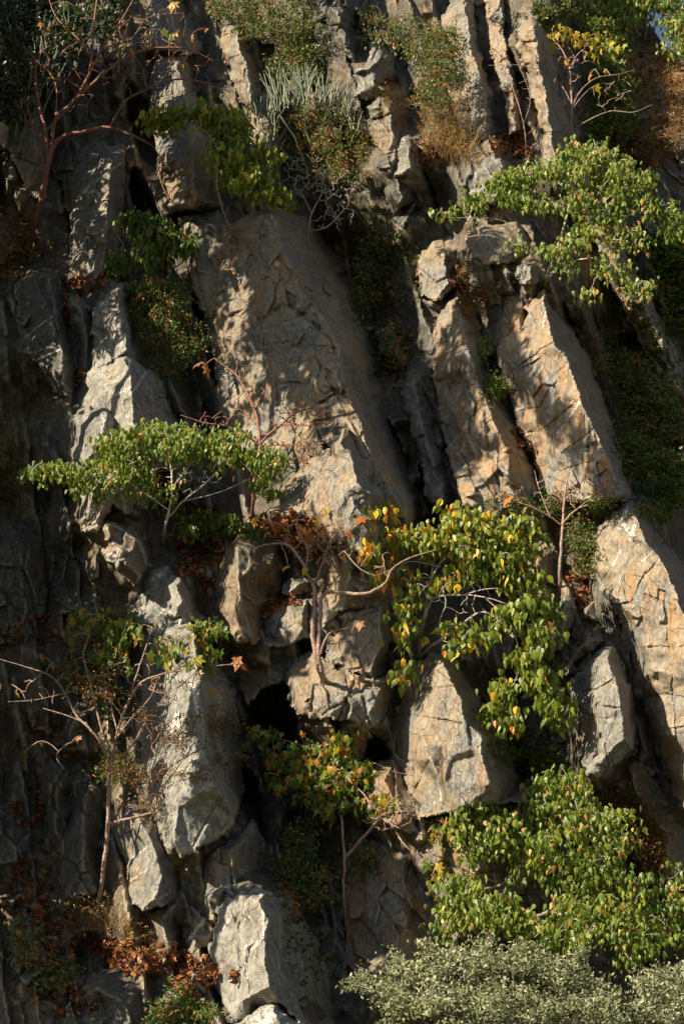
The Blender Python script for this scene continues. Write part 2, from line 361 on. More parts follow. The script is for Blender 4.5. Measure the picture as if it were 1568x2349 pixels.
def rock(name, label, outline, inner=(), edges=(), mat='mix', veins=(), cracks=(), amp=1.0, thick=2.0, rnd=13, back=None, shift=0.0, sp=3.3, group=None, cat='rock', big=1.0):
    """outline: [(px,py,off)] clockwise; inner: [(px,py,off)]; edges: index pairs in inner joined by creases;
    veins/cracks: [(width, [(px,py)...])]"""
    global RID; RID += 1
    rs = np.random.RandomState(RID * 7 + 1)
    dflt = 0.8 if back is None else back
    OL = [(p[0], p[1], p[2] if len(p) > 2 else dflt) for p in outline]
    OL = [(p[0], p[1], p[2] + shift) for p in OL]; inner = [(p[0], p[1], p[2] + shift) for p in inner]
    mo = sum(p[2] for p in OL) / len(OL)          # deepen the relief about the rock's own mean
    OL = [(p[0], p[1], mo + (p[2] - mo) * 1.35) for p in OL]; inner = [(p[0], p[1], mo + (p[2] - mo) * 1.35) for p in inner]
    # undersides and tops that abut neighbours are cut square instead of thinning out
    if inner:
        cxy = np.array([p[:2] for p in OL]).mean(0); n2 = []
        for i, p in enumerate(OL):
            a_, b_ = OL[i - 1], OL[(i + 1) % len(OL)]; tx, ty = b_[0] - a_[0], b_[1] - a_[1]; nx_, ny_ = ty, -tx
            if (p[0] - cxy[0]) * nx_ + (p[1] - cxy[1]) * ny_ < 0: nx_, ny_ = -nx_, -ny_
            ny_ /= math.hypot(nx_, ny_) + 1e-9; nx_ = nx_ / (math.hypot(nx_, ny_ * math.hypot(nx_, 1)) + 1e-9)
            dd = [math.hypot(q[0] - p[0], q[1] - p[1]) for q in inner]; io = inner[int(np.argmin(dd))][2]
            near = any(abs(p[0] - u) + abs(p[1] - v) < 26 for u, v, _ in BORD)
            k = 0.8 if ny_ > 0.55 else (0.65 if (ny_ < -0.6 and near) else (0.35 if near else 0.0))
            n2.append((p[0], p[1], p[2] + (min(p[2], io + .1) - p[2]) * k))
        OL = n2
    BORD.extend([((OL[i][0] + OL[(i + 1) % len(OL)][0] * j) / (1 + j), (OL[i][1] + OL[(i + 1) % len(OL)][1] * j) / (1 + j), (OL[i][2] + OL[(i + 1) % len(OL)][2] * j) / (1 + j)) for i in range(len(OL)) for j in (0, 1)])
    ctl = OL + [tuple(p) for p in inner]; no = len(OL)
    ed = [(no + a, no + b) for a, b in edges]
    cv, _, cf, _, _, _ = delaunay_2d_cdt([Vector(p[:2]) for p in ctl], ed, [list(range(no))], 1, 1e-4)[:6]
    cvp = np.array([tuple(v) for v in cv])
    src = np.array(ctl); cz = np.array([src[np.argmin((src[:, 0] - q[0]) ** 2 + (src[:, 1] - q[1]) ** 2), 2] for q in cvp])
    # resampled, roughened outline
    pts = []
    for i in range(no):
        a, b = np.array(OL[i][:2]), np.array(OL[(i + 1) % no][:2]); L = np.hypot(*(b - a)); k = max(1, int(L / sp))
        nrm = np.array(((b - a)[1], -(b - a)[0])) / max(L, 1e-6)
        for j in range(k):
            t = j / k; q = a + (b - a) * t; pts.append((*q, *nrm, min(1, 4 * t * (1 - t) + 0.35)))
    pts = np.array(pts); rc = np.full(len(pts), float(RID))
    w = 7.2 * facets(np.stack([pts[:, 0] / 22, pts[:, 1] / 22, rc * 1.37], -1), 1.0, 3)[0] + 1.5 * vnoise(np.stack([pts[:, 0] / 9, pts[:, 1] / 9, rc], -1), 4)
    pts = pts[:, :2] + pts[:, 2:4] * (w * pts[:, 4])[:, None]
    x0, y0 = pts.min(0); x1, y1 = pts.max(0)
    gx, gy = np.meshgrid(np.arange(x0, x1, sp), np.arange(y0, y1, sp * 0.9)); gx = gx + (np.arange(gx.shape[0]) % 2)[:, None] * sp * 0.5
    gx = gx.ravel() + rs.uniform(-.25, .25, gx.size) * sp; gy = gy.ravel() + rs.uniform(-.25, .25, gy.size) * sp
    k = inside(gx, gy, pts); gx, gy = gx[k], gy[k]
    k = seg_dist(gx, gy, pts[::2]) > sp * 0.8; gx, gy = gx[k], gy[k]
    allp = np.concatenate([pts, np.stack([gx, gy], -1)])
    vv, _, ff, _, _, _ = delaunay_2d_cdt([Vector(p) for p in allp.tolist()], [], [list(range(len(pts)))], 1, 1e-5)[:6]
    vp = np.array([tuple(v) for v in vv]); T = np.array([f for f in ff if len(f) == 3])
    px, py = vp[:, 0], vp[:, 1]
    # control depth, looked up with a little warp so creases run unevenly
    P0 = at(px, py, np.full(len(px), 0.0))
    wx = px + 5.5 * fbm(P0, 0.35, 3, 21); wy = py + 5.5 * fbm(P0, 0.35, 3, 22)
    off = np.full(len(px), np.nan)
    for f in cf:
        for j in range(1, len(f) - 1):
            A, B, C = cvp[f[0]], cvp[f[j]], cvp[f[j + 1]]
            den = (B[1] - C[1]) * (A[0] - C[0]) + (C[0] - B[0]) * (A[1] - C[1])
            if abs(den) < 1e-9: continue
            l1 = ((B[1] - C[1]) * (wx - C[0]) + (C[0] - B[0]) * (wy - C[1])) / den
            l2 = ((C[1] - A[1]) * (wx - C[0]) + (A[0] - C[0]) * (wy - C[1])) / den
            l3 = 1 - l1 - l2; m = (l1 >= -1e-6) & (l2 >= -1e-6) & (l3 >= -1e-6) & np.isnan(off)
            off[m] = (l1 * cz[f[0]] + l2 * cz[f[j]] + l3 * cz[f[j + 1]])[m]
    bad = np.isnan(off)
    if bad.any():
        g = np.where(~bad)[0]
        for i in np.where(bad)[0]:
            off[i] = off[g[np.argmin((px[g] - px[i]) ** 2 + (py[g] - py[i]) ** 2)]]
    D = seg_dist(px, py, pts[::2])
    e = np.clip(1 - D / (rnd * .38), 0, 1); off = off + rnd * 0.008 * 0.8 * (1 - np.sqrt(np.clip(1 - e * e, 0, 1)))
    Q = strat(P0) + RID * 3.7
    f1, e1 = facets(Q, 0.95 * big, 3); f2, e2 = facets(Q * 1.0 + 5, 0.36, 4, 45); f3, e3 = facets(Q + 9, 0.14, 6, 45)
    off = off + amp * (0.27 * f1 + 0.20 * f2 * np.clip(vnoise(P0 / 0.9, 6) * 1.4 + 0.35, 0.05, 1) + 0.022 * f3 + 0.04 * fbm(P0, 0.5, 4, 2))
    off = off + amp * (0.07 * np.exp(-(e1 / 0.035) ** 2) * (vnoise(P0 / 1.1, 15) > .1) + 0.03 * np.exp(-(e2 / 0.06) ** 2) * (vnoise(P0 / 1.3, 14) > 0))
    vein = np.zeros(len(px))
    for w, pl in cracks:
        d = seg_dist(px + 4 * fbm(P0, 0.25, 2, 51), py + 4 * fbm(P0, 0.25, 2, 52), pl, False); off = off + (0.07 + 0.010 * w) * np.exp(-(d / (w * .7)) ** 2) * np.clip(0.55 + 0.8 * vnoise(P0 / 0.45, 53), 0, 1)
    for w, pl in veins:
        d = seg_dist(px + 7 * 1.0*fbm(P0, 0.9, 2, 41), py + 4 * fbm(P0, 0.9, 2, 42), pl, False); g = np.exp(-(d / w) ** 2)
        vein = np.maximum(vein, g); off = off - 0.035 * g * min(1, w / 8) * (1 + 1.5 * vnoise(P0 / 0.08, 7))
    V = at(px, py, off)
    # border ring pushed back into the cliff gives the rock its thickness
    cnt = {}
    for t in T:
        for a, b in ((t[0], t[1]), (t[1], t[2]), (t[2], t[0])): cnt[(a, b)] = 1
    bd = [(a, b) for (a, b) in cnt if (b, a) not in cnt]
    ids = sorted({a for a, b in bd}); rem = {a: i for i, a in enumerate(ids)}
    ida = np.array(ids)
    c = np.array([px[ida].mean(), py[ida].mean()])
    rings = []
    for fr, s in ((0.16, 1.5), (0.5, 4.0), (1.0, 7.0)):
        dx, dy = px[ida] - c[0], py[ida] - c[1]; r = np.hypot(dx, dy) + 1e-6
        jit = vnoise(np.stack([px[ida] / 22, py[ida] / 22, np.full(len(ida), fr * 9 + RID)], -1), 8)
        rings.append(at(px[ida] + dx / r * s * (0.6 + jit * 0.8), py[ida] + dy / r * s * (0.6 + jit * 0.8), off[ida] + thick * fr * (1 + 0.15 * jit)))
    nv = len(V); m = len(ids); VV = np.concatenate([V] + rings); q = []
    for a, b in bd:
        i, j = rem[a], rem[b]
        q.append((b, a, nv + i, nv + j)); q.append((nv + j, nv + i, nv + m + i, nv + m + j)); q.append((nv + m + j, nv + m + i, nv + 2 * m + i, nv + 2 * m + j))
    q = np.array(q)
    # orientation: front faces must look at the camera
    A, B, C = V[T[0][0]], V[T[0][1]], V[T[0][2]]
    if np.dot(np.cross(B - A, C - A), CAMLOC - A) < 0: T = T[:, ::-1]; q = q[:, ::-1]
    vein = np.concatenate([vein] + [vein[ida]] * 3)
    ob = mesh_obj(name, VV, [T, q], RM[mat], attrs={'vein': vein})
    ob.data.set_sharp_from_angle(angle=math.radians(24))
    k = int(np.argmax(py)); rebase(ob, V[k].tolist())
    tag(ob, label, cat, group, 'thing')
    to_bvh(VV, np.concatenate([T, q[:, [0, 1, 2]], q[:, [0, 2, 3]]]))
    return ob

# ------------------------------------------------------------------ the rocks
# central great rib, dark flank on its right
rock('rock_rib', 'largest central leaning rib of tan cracked rock with a long dark flank on its right',
 [(540,500,0.5),(575,480,0.4),(612,470,0.5),(645,480,.9),(700,495,1.6),(760,560,2.8),(815,640,3.2),(865,740,3.3),(905,850,3.2),(935,1000,2.9),(965,1110,2.6),(978,1200,2.3),(930,1205,1.2),
  (860,1200,0.2),(760,1190,0.1),(650,1180,0.2),(600,1100,0.5),(570,1045,0.7),(520,1000,1.0),(490,900,1.1),(495,830,1.0),(470,740,0.9),(440,640,0.8),(425,570,0.8),(470,520,0.7)],
 [(620,490,-0.1),(655,590,-0.25),(700,680,-0.45),(740,730,-0.35),(775,800,-0.5),(790,880,-0.65),(820,950,-0.75),(840,1020,-0.8),(880,1100,-0.8),(925,1185,-0.75),
  (560,640,0.35),(600,800,0.15),(640,900,0.0),(640,1000,0.1),(700,800,-.15),(500,640,0.6)],
 [(0,1),(1,2),(2,3),(3,4),(4,5),(5,6),(6,7),(7,8),(8,9)], 'tan', amp=1.0, thick=1.5,
 cracks=[(6,[(440,600),(470,690),(480,760),(500,830)]),(6,[(585,690),(600,760),(625,830),(640,930)]),(4.5,[(500,625),(580,560),(610,480)]),(3.5,[(735,925),(770,905),(800,915)]),(4.5,[(490,680),(560,640)]),
         (4.5,[(600,790),(700,790),(770,800)]),(4.5,[(640,880),(720,880),(790,905)]),(4.5,[(660,700),(720,740),(760,780)]),(4.5,[(520,730),(580,700)])],
 rnd=16)
rock('rock_block', 'squarish brown block under the yellow-green crown with a black gap below it',
 [(365,330,1.0),(400,300,.8),(470,290,.7),(490,380,.6),(495,470,.5),(440,478,.35),(398,470,.4),(370,400,.8)],
 [(440,330,0.2),(450,460,-0.1)],[(0,1)],'orange',thick=1.2)
rock('rock_slab', 'dark slab with faint orange stains at the upper left edge of the great rib',
 [(415,500,1.0),(500,480,.9),(540,500,.7),(500,560,.8),(450,620,1.0),(425,580,1.1)],[(490,520,0.4)],(),'mix',thick=1.2)
rock('rock_pinnacle', 'pale tan pointed rock in front of the lower great rib, its right side dark',
 [(785,983,-1.0),(800,990,-0.9),(835,1045,-0.4),(865,1105,-0.3),(900,1150,-0.2),(900,1210,0.2),(860,1225,-.2),(780,1245,-0.5),(715,1215,-0.6),(640,1185,-0.4),(640,1135,-0.3),(665,1100,-0.4),(700,1062,-0.6),(745,1040,-0.8)],
 [(783,1010,-1.45),(808,1060,-1.6),(818,1105,-1.7),(850,1135,-1.6),(740,1100,-1.25),(700,1170,-1.05),(770,1170,-1.45)],
 [(0,1),(1,2),(2,3)],'tan',amp=0.6,shift=-.65,thick=2.2,cracks=[(3,[(690,1070),(710,1110),(720,1180)])])
rock('boulder', 'small grey faceted boulder at the foot of the pale tan pointed rock',
 [(760,1160,-1.3),(800,1120,-1.5),(835,1130,-1.4),(870,1180,-1.0),(905,1205,-0.6),(880,1260,-0.5),(815,1265,-0.9),(775,1235,-1.1)],
 [(810,1150,-2.0),(850,1200,-1.9),(800,1210,-1.8)],[(0,1)],'grey',amp=.8,shift=-.6,thick=1.8)
# left stack
rock('boulder', 'pale layered block topping the left stack, its right side black',
 [(208,852,-0.2),(250,822,-0.3),(292,806,-0.3),(320,835,-0.1),(345,852,.2),(385,880,.8),(425,950,1.4),(440,1040,1.6),(400,1080,1.2),(300,1090,.0),(200,1060,-.1),(170,960,.1),(178,895,.2),(186,870,.1)],
 [(286,828,-0.9),(302,870,-1.15),(300,905,-1.2),(306,960,-1.3),(312,1010,-1.3),(310,1070,-1.3),(230,900,-0.7),(200,960,-.45)],
 [(0,1),(1,2),(2,3),(3,4),(4,5)],'pale',thick=1.5,amp=.75,cracks=[(3.5,[(180,920),(230,905),(300,890)]),(3,[(210,860),(260,850),(305,865)])],veins=[(4,[(270,905),(300,890)]),(4,[(340,850),(300,905)])],rnd=16)
rock('boulder', 'rounded bluish grey boulder on the left side of the left stack',
 [(154,985,-0.6),(165,955,-0.8),(190,938,-0.9),(225,930,-1.0),(262,938,-1.0),(290,965,-.8),(292,1000,-.7),(262,1020,-.6),(245,1070,-.6),(190,1066,-.6),(165,1050,-.5),(156,1015,-.5)],
 [(245,950,-1.5),(240,985,-1.65),(225,1020,-1.5),(190,990,-1.2)],[(0,1),(1,2)],'grey',amp=.55,thick=1.4,rnd=24,veins=[(3,[(238,945),(242,990),(215,1010)])])
rock('rock_block', 'pale angular block below the leafy crown at the left, jutting out',
 [(165,1045,-0.6),(240,1050,-0.7),(300,1085,-0.7),(345,1110,-.2),(350,1160,.2),(300,1180,-.2),(258,1155,-0.8),(222,1222,-0.9),(190,1217,-0.8),(182,1180,-0.7),(190,1130,-0.6)],
 [(290,1105,-1.3),(250,1140,-1.5),(225,1190,-1.5),(210,1120,-1.1)],[(0,1),(1,2)],'pale',amp=.7,thick=1.5,veins=[(7,[(235,1150),(305,1095)])],cracks=[(3,[(195,1100),(260,1110)])])
rock('knobbly_outcrop', 'knobbly tan lumps with white quartz hanging below the left block',
 [(215,1222,-0.7),(235,1190,-0.8),(270,1195,-0.8),(300,1205,-0.7),(335,1235,-0.4),(350,1290,-0.2),(325,1315,-0.3),(308,1345,-.3),(285,1325,-0.5),(262,1290,-0.6),(245,1280,-.7),(225,1245,-.7)],
 [(250,1215,-1.4),(265,1260,-1.5),(290,1285,-1.4),(315,1240,-1.0)],[(0,1),(1,2)],'tan',amp=1.7,thick=1.3,big=.5,
 veins=[(6,[(265,1200),(290,1220),(320,1240),(340,1290)]),(9,[(250,1280),(275,1262)])],rnd=18)
rock('rock_slab', 'small rough white-capped rock under the knobbly lumps at the left',
 [(325,1340,-.1),(345,1310,-.2),(385,1290,-.2),(412,1315,-.1),(420,1345,0),(380,1350,-.2),(340,1360,-.1)],[(380,1315,-.8)],(),'pale',amp=.9,thick=1,veins=[(8,[(350,1330),(385,1300)])])
rock('rock_column', 'tall dark grey column near the left edge with thin white bands',
 [(35,655,0.6),(62,622,0.5),(110,618,0.5),(142,632,.6),(148,700,.7),(165,790,.8),(178,860,.8),(165,935,.7),(125,900,.5),(70,810,.4),(48,785,.4),(40,715,.5)],
 [(115,640,0.1),(125,720,-.1),(140,800,-.25),(150,880,-.2)],[(0,1),(1,2),(2,3)],'dark',thick=1.5,veins=[(2.5,[(55,775),(85,750),(125,725)]),(2.5,[(85,825),(120,810),(140,800)]),(2,[(55,640),(90,625)])])
rock('rock_column', 'narrow brown-grey column between the banded column and the white-crested column',
 [(150,685,.6),(185,680,.5),(218,695,.5),(220,780,.6),(215,850,.6),(187,862,.6),(170,790,.7),(155,730,.7)],[(195,720,.15),(200,820,.1)],[(0,1)],'mix',thick=1.4)
rock('rock_column', 'column with a knobbly white crest above the left stack',
 [(212,705,.3),(250,668,.2),(272,650,.2),(292,655,.3),(302,700,.8),(306,760,.9),(305,815,.9),(250,835,.4),(214,848,.3)],[(270,672,-.4),(280,730,-.55),(290,800,-.6)],[(0,1),(1,2)],'pale',amp=1.5,big=.5,thick=1.5,
 veins=[(8,[(285,770),(268,790)]),(6,[(265,665),(235,700)]),(5,[(255,720),(280,735)])])
rock('rock_slab', 'tall shaded slab crossed by a white vein, right of the big red-barked trunk',
 [(150,400,1.2),(180,340,1.2),(240,325,1.1),(290,345,1.0),(292,400,1.2),(285,480,1.3),(275,560,1.2),(270,640,1.0),(215,655,.8),(165,630,1.0),(160,540,1.2),(162,480,1.2)],
 [(250,380,.5),(245,480,.5),(240,600,.35),(190,560,.7)],[(0,1),(1,2)],'mix',thick=1.4,veins=[(3.5,[(190,440),(235,405),(280,375)]),(5,[(190,440),(225,440),(235,455)])],cracks=[(3,[(165,545),(230,540)]),(3,[(205,460),(200,560),(200,630)])])
rock('rock_slab', 'pale dappled slab at the left edge behind the big red-barked tree',
 [(-60,180,1.6),(55,165,1.2),(80,210,1.3),(105,320,1.5),(112,420,1.4),(100,460,1.3),(60,440,1.2),(20,340,1.2),(-60,300,1.4)],[(60,240,.7),(85,340,.6)],[(0,1)],'tan',thick=1.5)
rock('rock_column', 'dappled grey column in the upper left behind the arching red branches',
 [(345,210,1.2),(352,150,1.3),(385,115,1.3),(415,130,1.2),(445,190,1.5),(470,260,1.6),(482,330,1.5),(485,400,1.3),(440,410,.9),(370,385,.9),(352,300,1.1)],
 [(410,150,.6),(425,220,.5),(440,300,.4),(440,380,.3)],[(0,1),(1,2),(2,3)],'mix',thick=1.5)
rock('rock_column', 'short sunlit column near the top, left of the hanging top shrub',
 [(505,90,1.3),(520,60,1.3),(545,55,1.2),(560,90,1.3),(580,140,1.5),(598,180,1.6),(608,240,1.5),(575,250,1.2),(550,235,1.0),(530,180,1.0),(518,145,1.1)],[(545,90,.6),(558,130,.5),(570,190,.4),(575,235,.4)],[(0,1),(1,2),(2,3)],'tan',thick=1.4,cracks=[(3,[(515,140),(550,125)])])
rock('rock_column', 'sunlit rock leaning behind the pale finger-stemmed bush',
 [(568,245,1.2),(605,215,1.2),(640,225,1.3),(650,300,1.5),(645,400,1.4),(600,395,1.0),(575,330,1.1)],[(615,250,.6),(620,380,.5)],[(0,1)],'tan',thick=1.4)
rock('rock_column', 'small dark column at the top edge in the upper left quarter',
 [(340,-60,1.6),(395,-70,1.5),(420,0,1.7),(450,60,1.8),(470,120,1.8),(420,125,1.3),(350,110,1.3),(335,20,1.5)],[(390,-20,.9),(405,90,.8)],[(0,1)],'mix',thick=1.5)
rock('rock_column', 'rounded dark ledge at the top edge right of the hanging top shrub',
 [(715,-60,1.3),(830,-70,1.3),(850,20,1.6),(838,110,1.7),(815,150,1.6),(770,110,1.2),(725,40,1.1)],[(770,-30,.5),(790,60,.4),(805,120,.7)],[(0,1),(1,2)],'dark',amp=1.3,big=.5,thick=1.5)
# upper middle
rock('rock_block', 'jutting rock with a sunlit left nose in the upper middle',
 [(803,190,.6),(812,160,.5),(840,145,.5),(850,100,.8),(882,98,1.0),(905,140,1.3),(908,190,1.3),(890,215,1.0),(840,232,.4),(810,222,.4)],[(846,160,-.1),(860,195,-.2),(835,205,-.15),(875,130,.4)],[(3,0),(0,1)],'mix',thick=1.4)
rock('rock_block', 'brown cracked block below the jutting nose rock in the upper middle',
 [(835,245,.6),(870,215,.6),(925,205,.8),(945,240,1.1),(945,300,1.1),(920,345,1.0),(885,360,.6),(850,310,.5),(832,275,.6)],[(890,250,0),(905,310,.1)],[(0,1)],'orange',thick=1.3,cracks=[(3,[(840,280),(930,250)])])
rock('boulder', 'small upright grey stone standing over the dry grass slope, upper middle',
 [(910,345,.0),(925,318,-.1),(942,322,-.1),(962,350,.1),(962,380,.2),(935,402,.1),(905,405,.1),(912,370,0)],[(935,345,-.5),(938,385,-.5)],[(0,1)],'grey',thick=.9,amp=.7)
rock('rock_slab', 'grey slab just left below the small upright grey stone',
 [(865,365,.5),(905,350,.4),(912,400,.4),(950,410,.6),(955,460,.9),(925,520,1.2),(900,500,1.0),(880,440,.8)],[(895,390,.0),(925,450,.2)],[(0,1)],'dark',thick=1.2)
rock('rock_column', 'broad dappled column in the upper right centre above the dry grass',
 [(1010,60,1.6),(1040,-30,1.8),(1080,-40,1.7),(1090,50,1.6),(1105,120,1.6),(1120,180,1.6),(1140,250,1.5),(1150,310,1.3),(1120,330,1.0),(1075,320,.9),(1060,260,1.1),(1040,170,1.3),(1035,100,1.4)],
 [(1065,20,1.0),(1080,110,.9),(1105,180,.7),(1115,300,.5)],[(0,1),(1,2),(2,3)],'mix',thick=1.5,cracks=[(3.5,[(1050,150),(1090,140)])])
rock('rock_column', 'narrow cracked column, second from the right among the top columns',
 [(1112,40,1.5),(1125,-50,1.6),(1150,-50,1.6),(1160,60,1.6),(1175,130,1.6),(1190,190,1.5),(1205,230,1.4),(1200,300,1.2),(1165,310,.9),(1160,230,1.0),(1135,160,1.1),(1120,90,1.3)],
 [(1145,10,1.0),(1155,90,.9),(1170,160,.8),(1185,280,.5)],[(0,1),(1,2),(2,3)],'tan',thick=1.5,cracks=[(3.5,[(1130,150),(1165,135)]),(3.5,[(1160,240),(1200,225)])])
rock('rock_rib', 'long thin pale rib running down the right side from the top columns',
 [(1178,105,1.0),(1190,50,1.1),(1215,28,1.1),(1235,35,1.2),(1258,80,1.5),(1290,200,1.8),(1330,340,1.9),(1380,460,2.0),(1440,590,2.3),(1500,700,2.8),(1568,830,3.4),(1640,960,3.8),(1630,1010,3.6),(1568,925,3.2),(1530,880,3.0),(1470,790,2.6),(1405,670,1.9),(1370,560,1.6),(1330,490,1.3),(1280,420,1.0),(1240,370,.9),(1232,300,1.0),(1225,240,1.1),(1205,170,1.1),(1190,130,1.0)],
 [(1222,60,.5),(1240,160,.5),(1255,250,.4),(1262,320,.3),(1300,400,.3),(1370,500,.7),(1425,610,1.2),(1480,710,1.8),(1550,850,2.6)],
 [(0,1),(1,2),(2,3),(3,4),(4,5),(5,6),(6,7),(7,8)],'tan',thick=2.0,shift=-.6,rnd=9,cracks=[(3,[(1190,125),(1230,110)]),(3,[(1225,60),(1235,180),(1240,260)]),(3,[(1230,300),(1265,310)])])
rock('rock_block', 'tan triangular rock above the grey-capped one, beside the dry grass',
 [(1075,375,.6),(1095,330,.5),(1122,303,.5),(1142,325,.7),(1165,360,.9),(1170,400,.8),(1120,385,.3),(1085,395,.4)],[(1122,325,.0),(1130,370,-.1)],[(0,1)],'orange',thick=1.2)
rock('boulder', 'pale grey-capped boulder left of the right leafy crown',
 [(1070,432,.2),(1085,400,.1),(1110,370,.0),(1125,360,0),(1148,365,.1),(1165,400,.5),(1175,450,.7),(1130,470,.2),(1080,460,.2)],[(1115,385,-.5),(1150,390,-.35),(1140,440,-.4)],[(0,1)],'pale',thick=1.2,amp=.6)
rock('rock_slab', 'orange-brown slab between the grey-capped boulder and the squared block',
 [(1095,470,.5),(1170,462,.4),(1190,505,.5),(1180,525,.4),(1110,520,.4)],[(1140,490,.1)],(),'orange',thick=1)
rock('rock_block', 'squared tan block under the right leafy crown with branch shadows on it',
 [(1062,535,.4),(1092,520,.1),(1185,508,.0),(1225,545,.2),(1235,600,.4),(1180,602,-.1),(1115,612,-.1),(1085,590,.1)],[(1115,540,-.4),(1200,575,-.45),(1130,590,-.4)],[(0,2)],'tan',amp=.6,thick=1.4,rnd=9,cracks=[(4,[(1090,530),(1100,580),(1115,610)])])
rock('rock_slab', 'streaked orange slab below the squared block, behind the small perched stone',
 [(1112,612,.3),(1180,603,.2),(1240,600,.3),(1240,650,.2),(1180,655,.1),(1135,665,.2)],[(1180,630,-.05)],(),'orange',amp=.6,thick=1.2,veins=[(5,[(1160,612),(1158,655)])])
rock('perched_stone', 'small bluish grey stone perched at the foot of the right leafy tree',
 [(1187,615,-.5),(1200,605,-.5),(1225,603,-.5),(1238,620,-.4),(1236,645,-.3),(1200,650,-.4),(1190,640,-.4)],[(1212,612,-.85),(1215,640,-.85)],[(0,1)],'grey',thick=.5,amp=.35,rnd=6,cat='stone')
rock('rock_slab', 'shaded brown slab behind the top left of the big sunlit streaked slab',
 [(1130,675,.5),(1150,655,.3),(1190,650,.2),(1240,655,.2),(1245,700,.3),(1210,760,.3),(1150,800,.3),(1135,790,.5),(1128,730,.5)],[(1190,670,.0),(1190,760,.0)],[(0,1)],'orange',amp=.6,thick=1.3)
rock('rock_slab', 'big sunlit streaked slab on the right, smooth pale face and dark right flank',
 [(1247,664,-.2),(1262,690,.3),(1300,735,.9),(1340,800,1.3),(1375,890,1.6),(1400,960,1.8),(1430,1030,1.9),(1460,1145,1.9),(1432,1150,1.2),(1370,1150,.0),(1290,1150,.2),(1240,1120,.4),(1222,1045,.5),(1195,1000,.5),(1175,930,.4),(1155,870,.3),(1143,830,.25),(1142,800,.2),(1160,775,.1),(1195,755,.1),(1210,722,.0),(1195,705,.1)],
 [(1247,690,-.6),(1262,745,-.85),(1272,790,-.95),(1298,820,-1.0),(1322,885,-1.05),(1335,925,-1.1),(1365,985,-1.15),(1385,1050,-1.2),(1410,1090,-1.2),(1428,1135,-1.1),(1200,810,-.25),(1230,900,-.35),(1260,1000,-.35),(1300,1090,-.45)],
 [(0,1),(1,2),(2,3),(3,4),(4,5),(5,6),(6,7),(7,8),(8,9)],'streak',amp=.5,thick=1.6,rnd=8,
 cracks=[(2.6,[(1160,870),(1200,830),(1260,790),(1285,775)]),(2.6,[(1180,950),(1240,930),(1270,870),(1300,830)]),(3,[(1195,1000),(1240,990),(1290,950),(1330,915)]),(3,[(1290,1040),(1340,1000),(1372,975)]),
         (3,[(1335,925),(1350,990),(1350,1060),(1355,1100)]),(2.6,[(1170,900),(1190,850),(1240,820)]),(2.6,[(1225,1070),(1290,1080),(1350,1060)]),(2.5,[(1195,790),(1215,795)]),(2.5,[(1355,1100),(1390,1080)])],
 veins=[(4,[(1275,995),(1305,955),(1328,920)]),(2,[(1255,700),(1245,760)])])
# right centre shade columns
rock('rock_column', 'rounded grey column standing in shade right of the great rib',
 [(920,905,.9),(925,880,.8),(950,868,.8),(972,885,1.0),(985,930,1.2),(1010,1000,1.4),(1035,1070,1.5),(1055,1145,1.5),(1010,1160,.9),(975,1140,.8),(968,1060,.8),(945,1000,.8),(938,955,.8),(925,935,.9)],
 [(950,895,.4),(965,960,.35),(985,1030,.3),(1010,1110,.3)],[(0,1),(1,2),(2,3)],'grey',thick=1.5,amp=.9,rnd=20)
rock('rock_column', 'large shaded brown column with vertical stains, left of the big streaked slab',
 [(990,830,1.0),(1000,740,.9),(1020,690,.9),(1048,662,.8),(1075,690,.8),(1098,740,.8),(1115,800,.8),(1120,850,.9),(1150,900,1.0),(1180,960,1.1),(1200,1020,1.2),(1225,1090,1.2),(1235,1180,1.0),(1140,1190,.4),(1060,1160,.5),(1030,1060,.8),(1010,960,.9)],
 [(1050,690,.3),(1065,760,.1),(1085,850,-.05),(1120,930,-.1),(1160,1040,-.1),(1180,1140,-.1),(1050,900,.4)],[(0,1),(1,2),(2,3),(3,4),(4,5)],'streak',amp=.9,thick=1.5,rnd=18,cracks=[(3,[(1030,905),(1080,890),(1120,900)])])
rock('rock_slab', 'broken dappled rock above the shaded stained column',
 [(955,600,1.3),(975,565,1.2),(1030,540,1.0),(1060,560,1.0),(1075,620,1.0),(1040,660,1.0),(1000,690,1.1),(965,680,1.2)],[(1020,590,.5),(1025,650,.5)],[(0,1)],'tan',thick=1.3)
rock('rock_slab', 'flat shaded slab between the great rib and the rounded grey column, upper part',
 [(860,760,2.2),(900,740,1.9),(920,800,1.7),(930,860,1.7),(900,900,1.9),(875,850,2.2)],[(905,810,1.4)],(),'dark',thick=1.2)
# lower centre
rock('boulder', 'big brown boulder with a dappled left edge, below the left leafy crown',
 [(505,1300,-.2),(530,1250,-.3),(548,1222,-.3),(590,1208,-.2),(640,1235,-.1),(652,1300,-.1),(645,1370,-.1),(610,1430,-.2),(585,1478,-.3),(540,1470,-.3),(500,1430,-.1),(490,1365,.0)],
 [(545,1250,-.95),(545,1330,-1.05),(560,1400,-1.1),(575,1440,-1.0),(620,1290,-.75)],[(0,1),(1,2),(2,3)],'orange',amp=.9,thick=1.6,rnd=20)
rock('boulder', 'grey block wedged between the big brown boulder and the twisted trunk',
 [(604,1455,-.3),(612,1420,-.4),(640,1395,-.5),(670,1372,-.5),(706,1372,-.5),(712,1420,-.4),(712,1462,-.2),(660,1482,-.3),(612,1480,-.3)],[(640,1425,-.85),(690,1400,-1.0),(695,1445,-.95)],[(0,1),(1,2)],'mix',amp=.7,thick=1.4,cracks=[(3,[(625,1470),(640,1420),(660,1400)])])
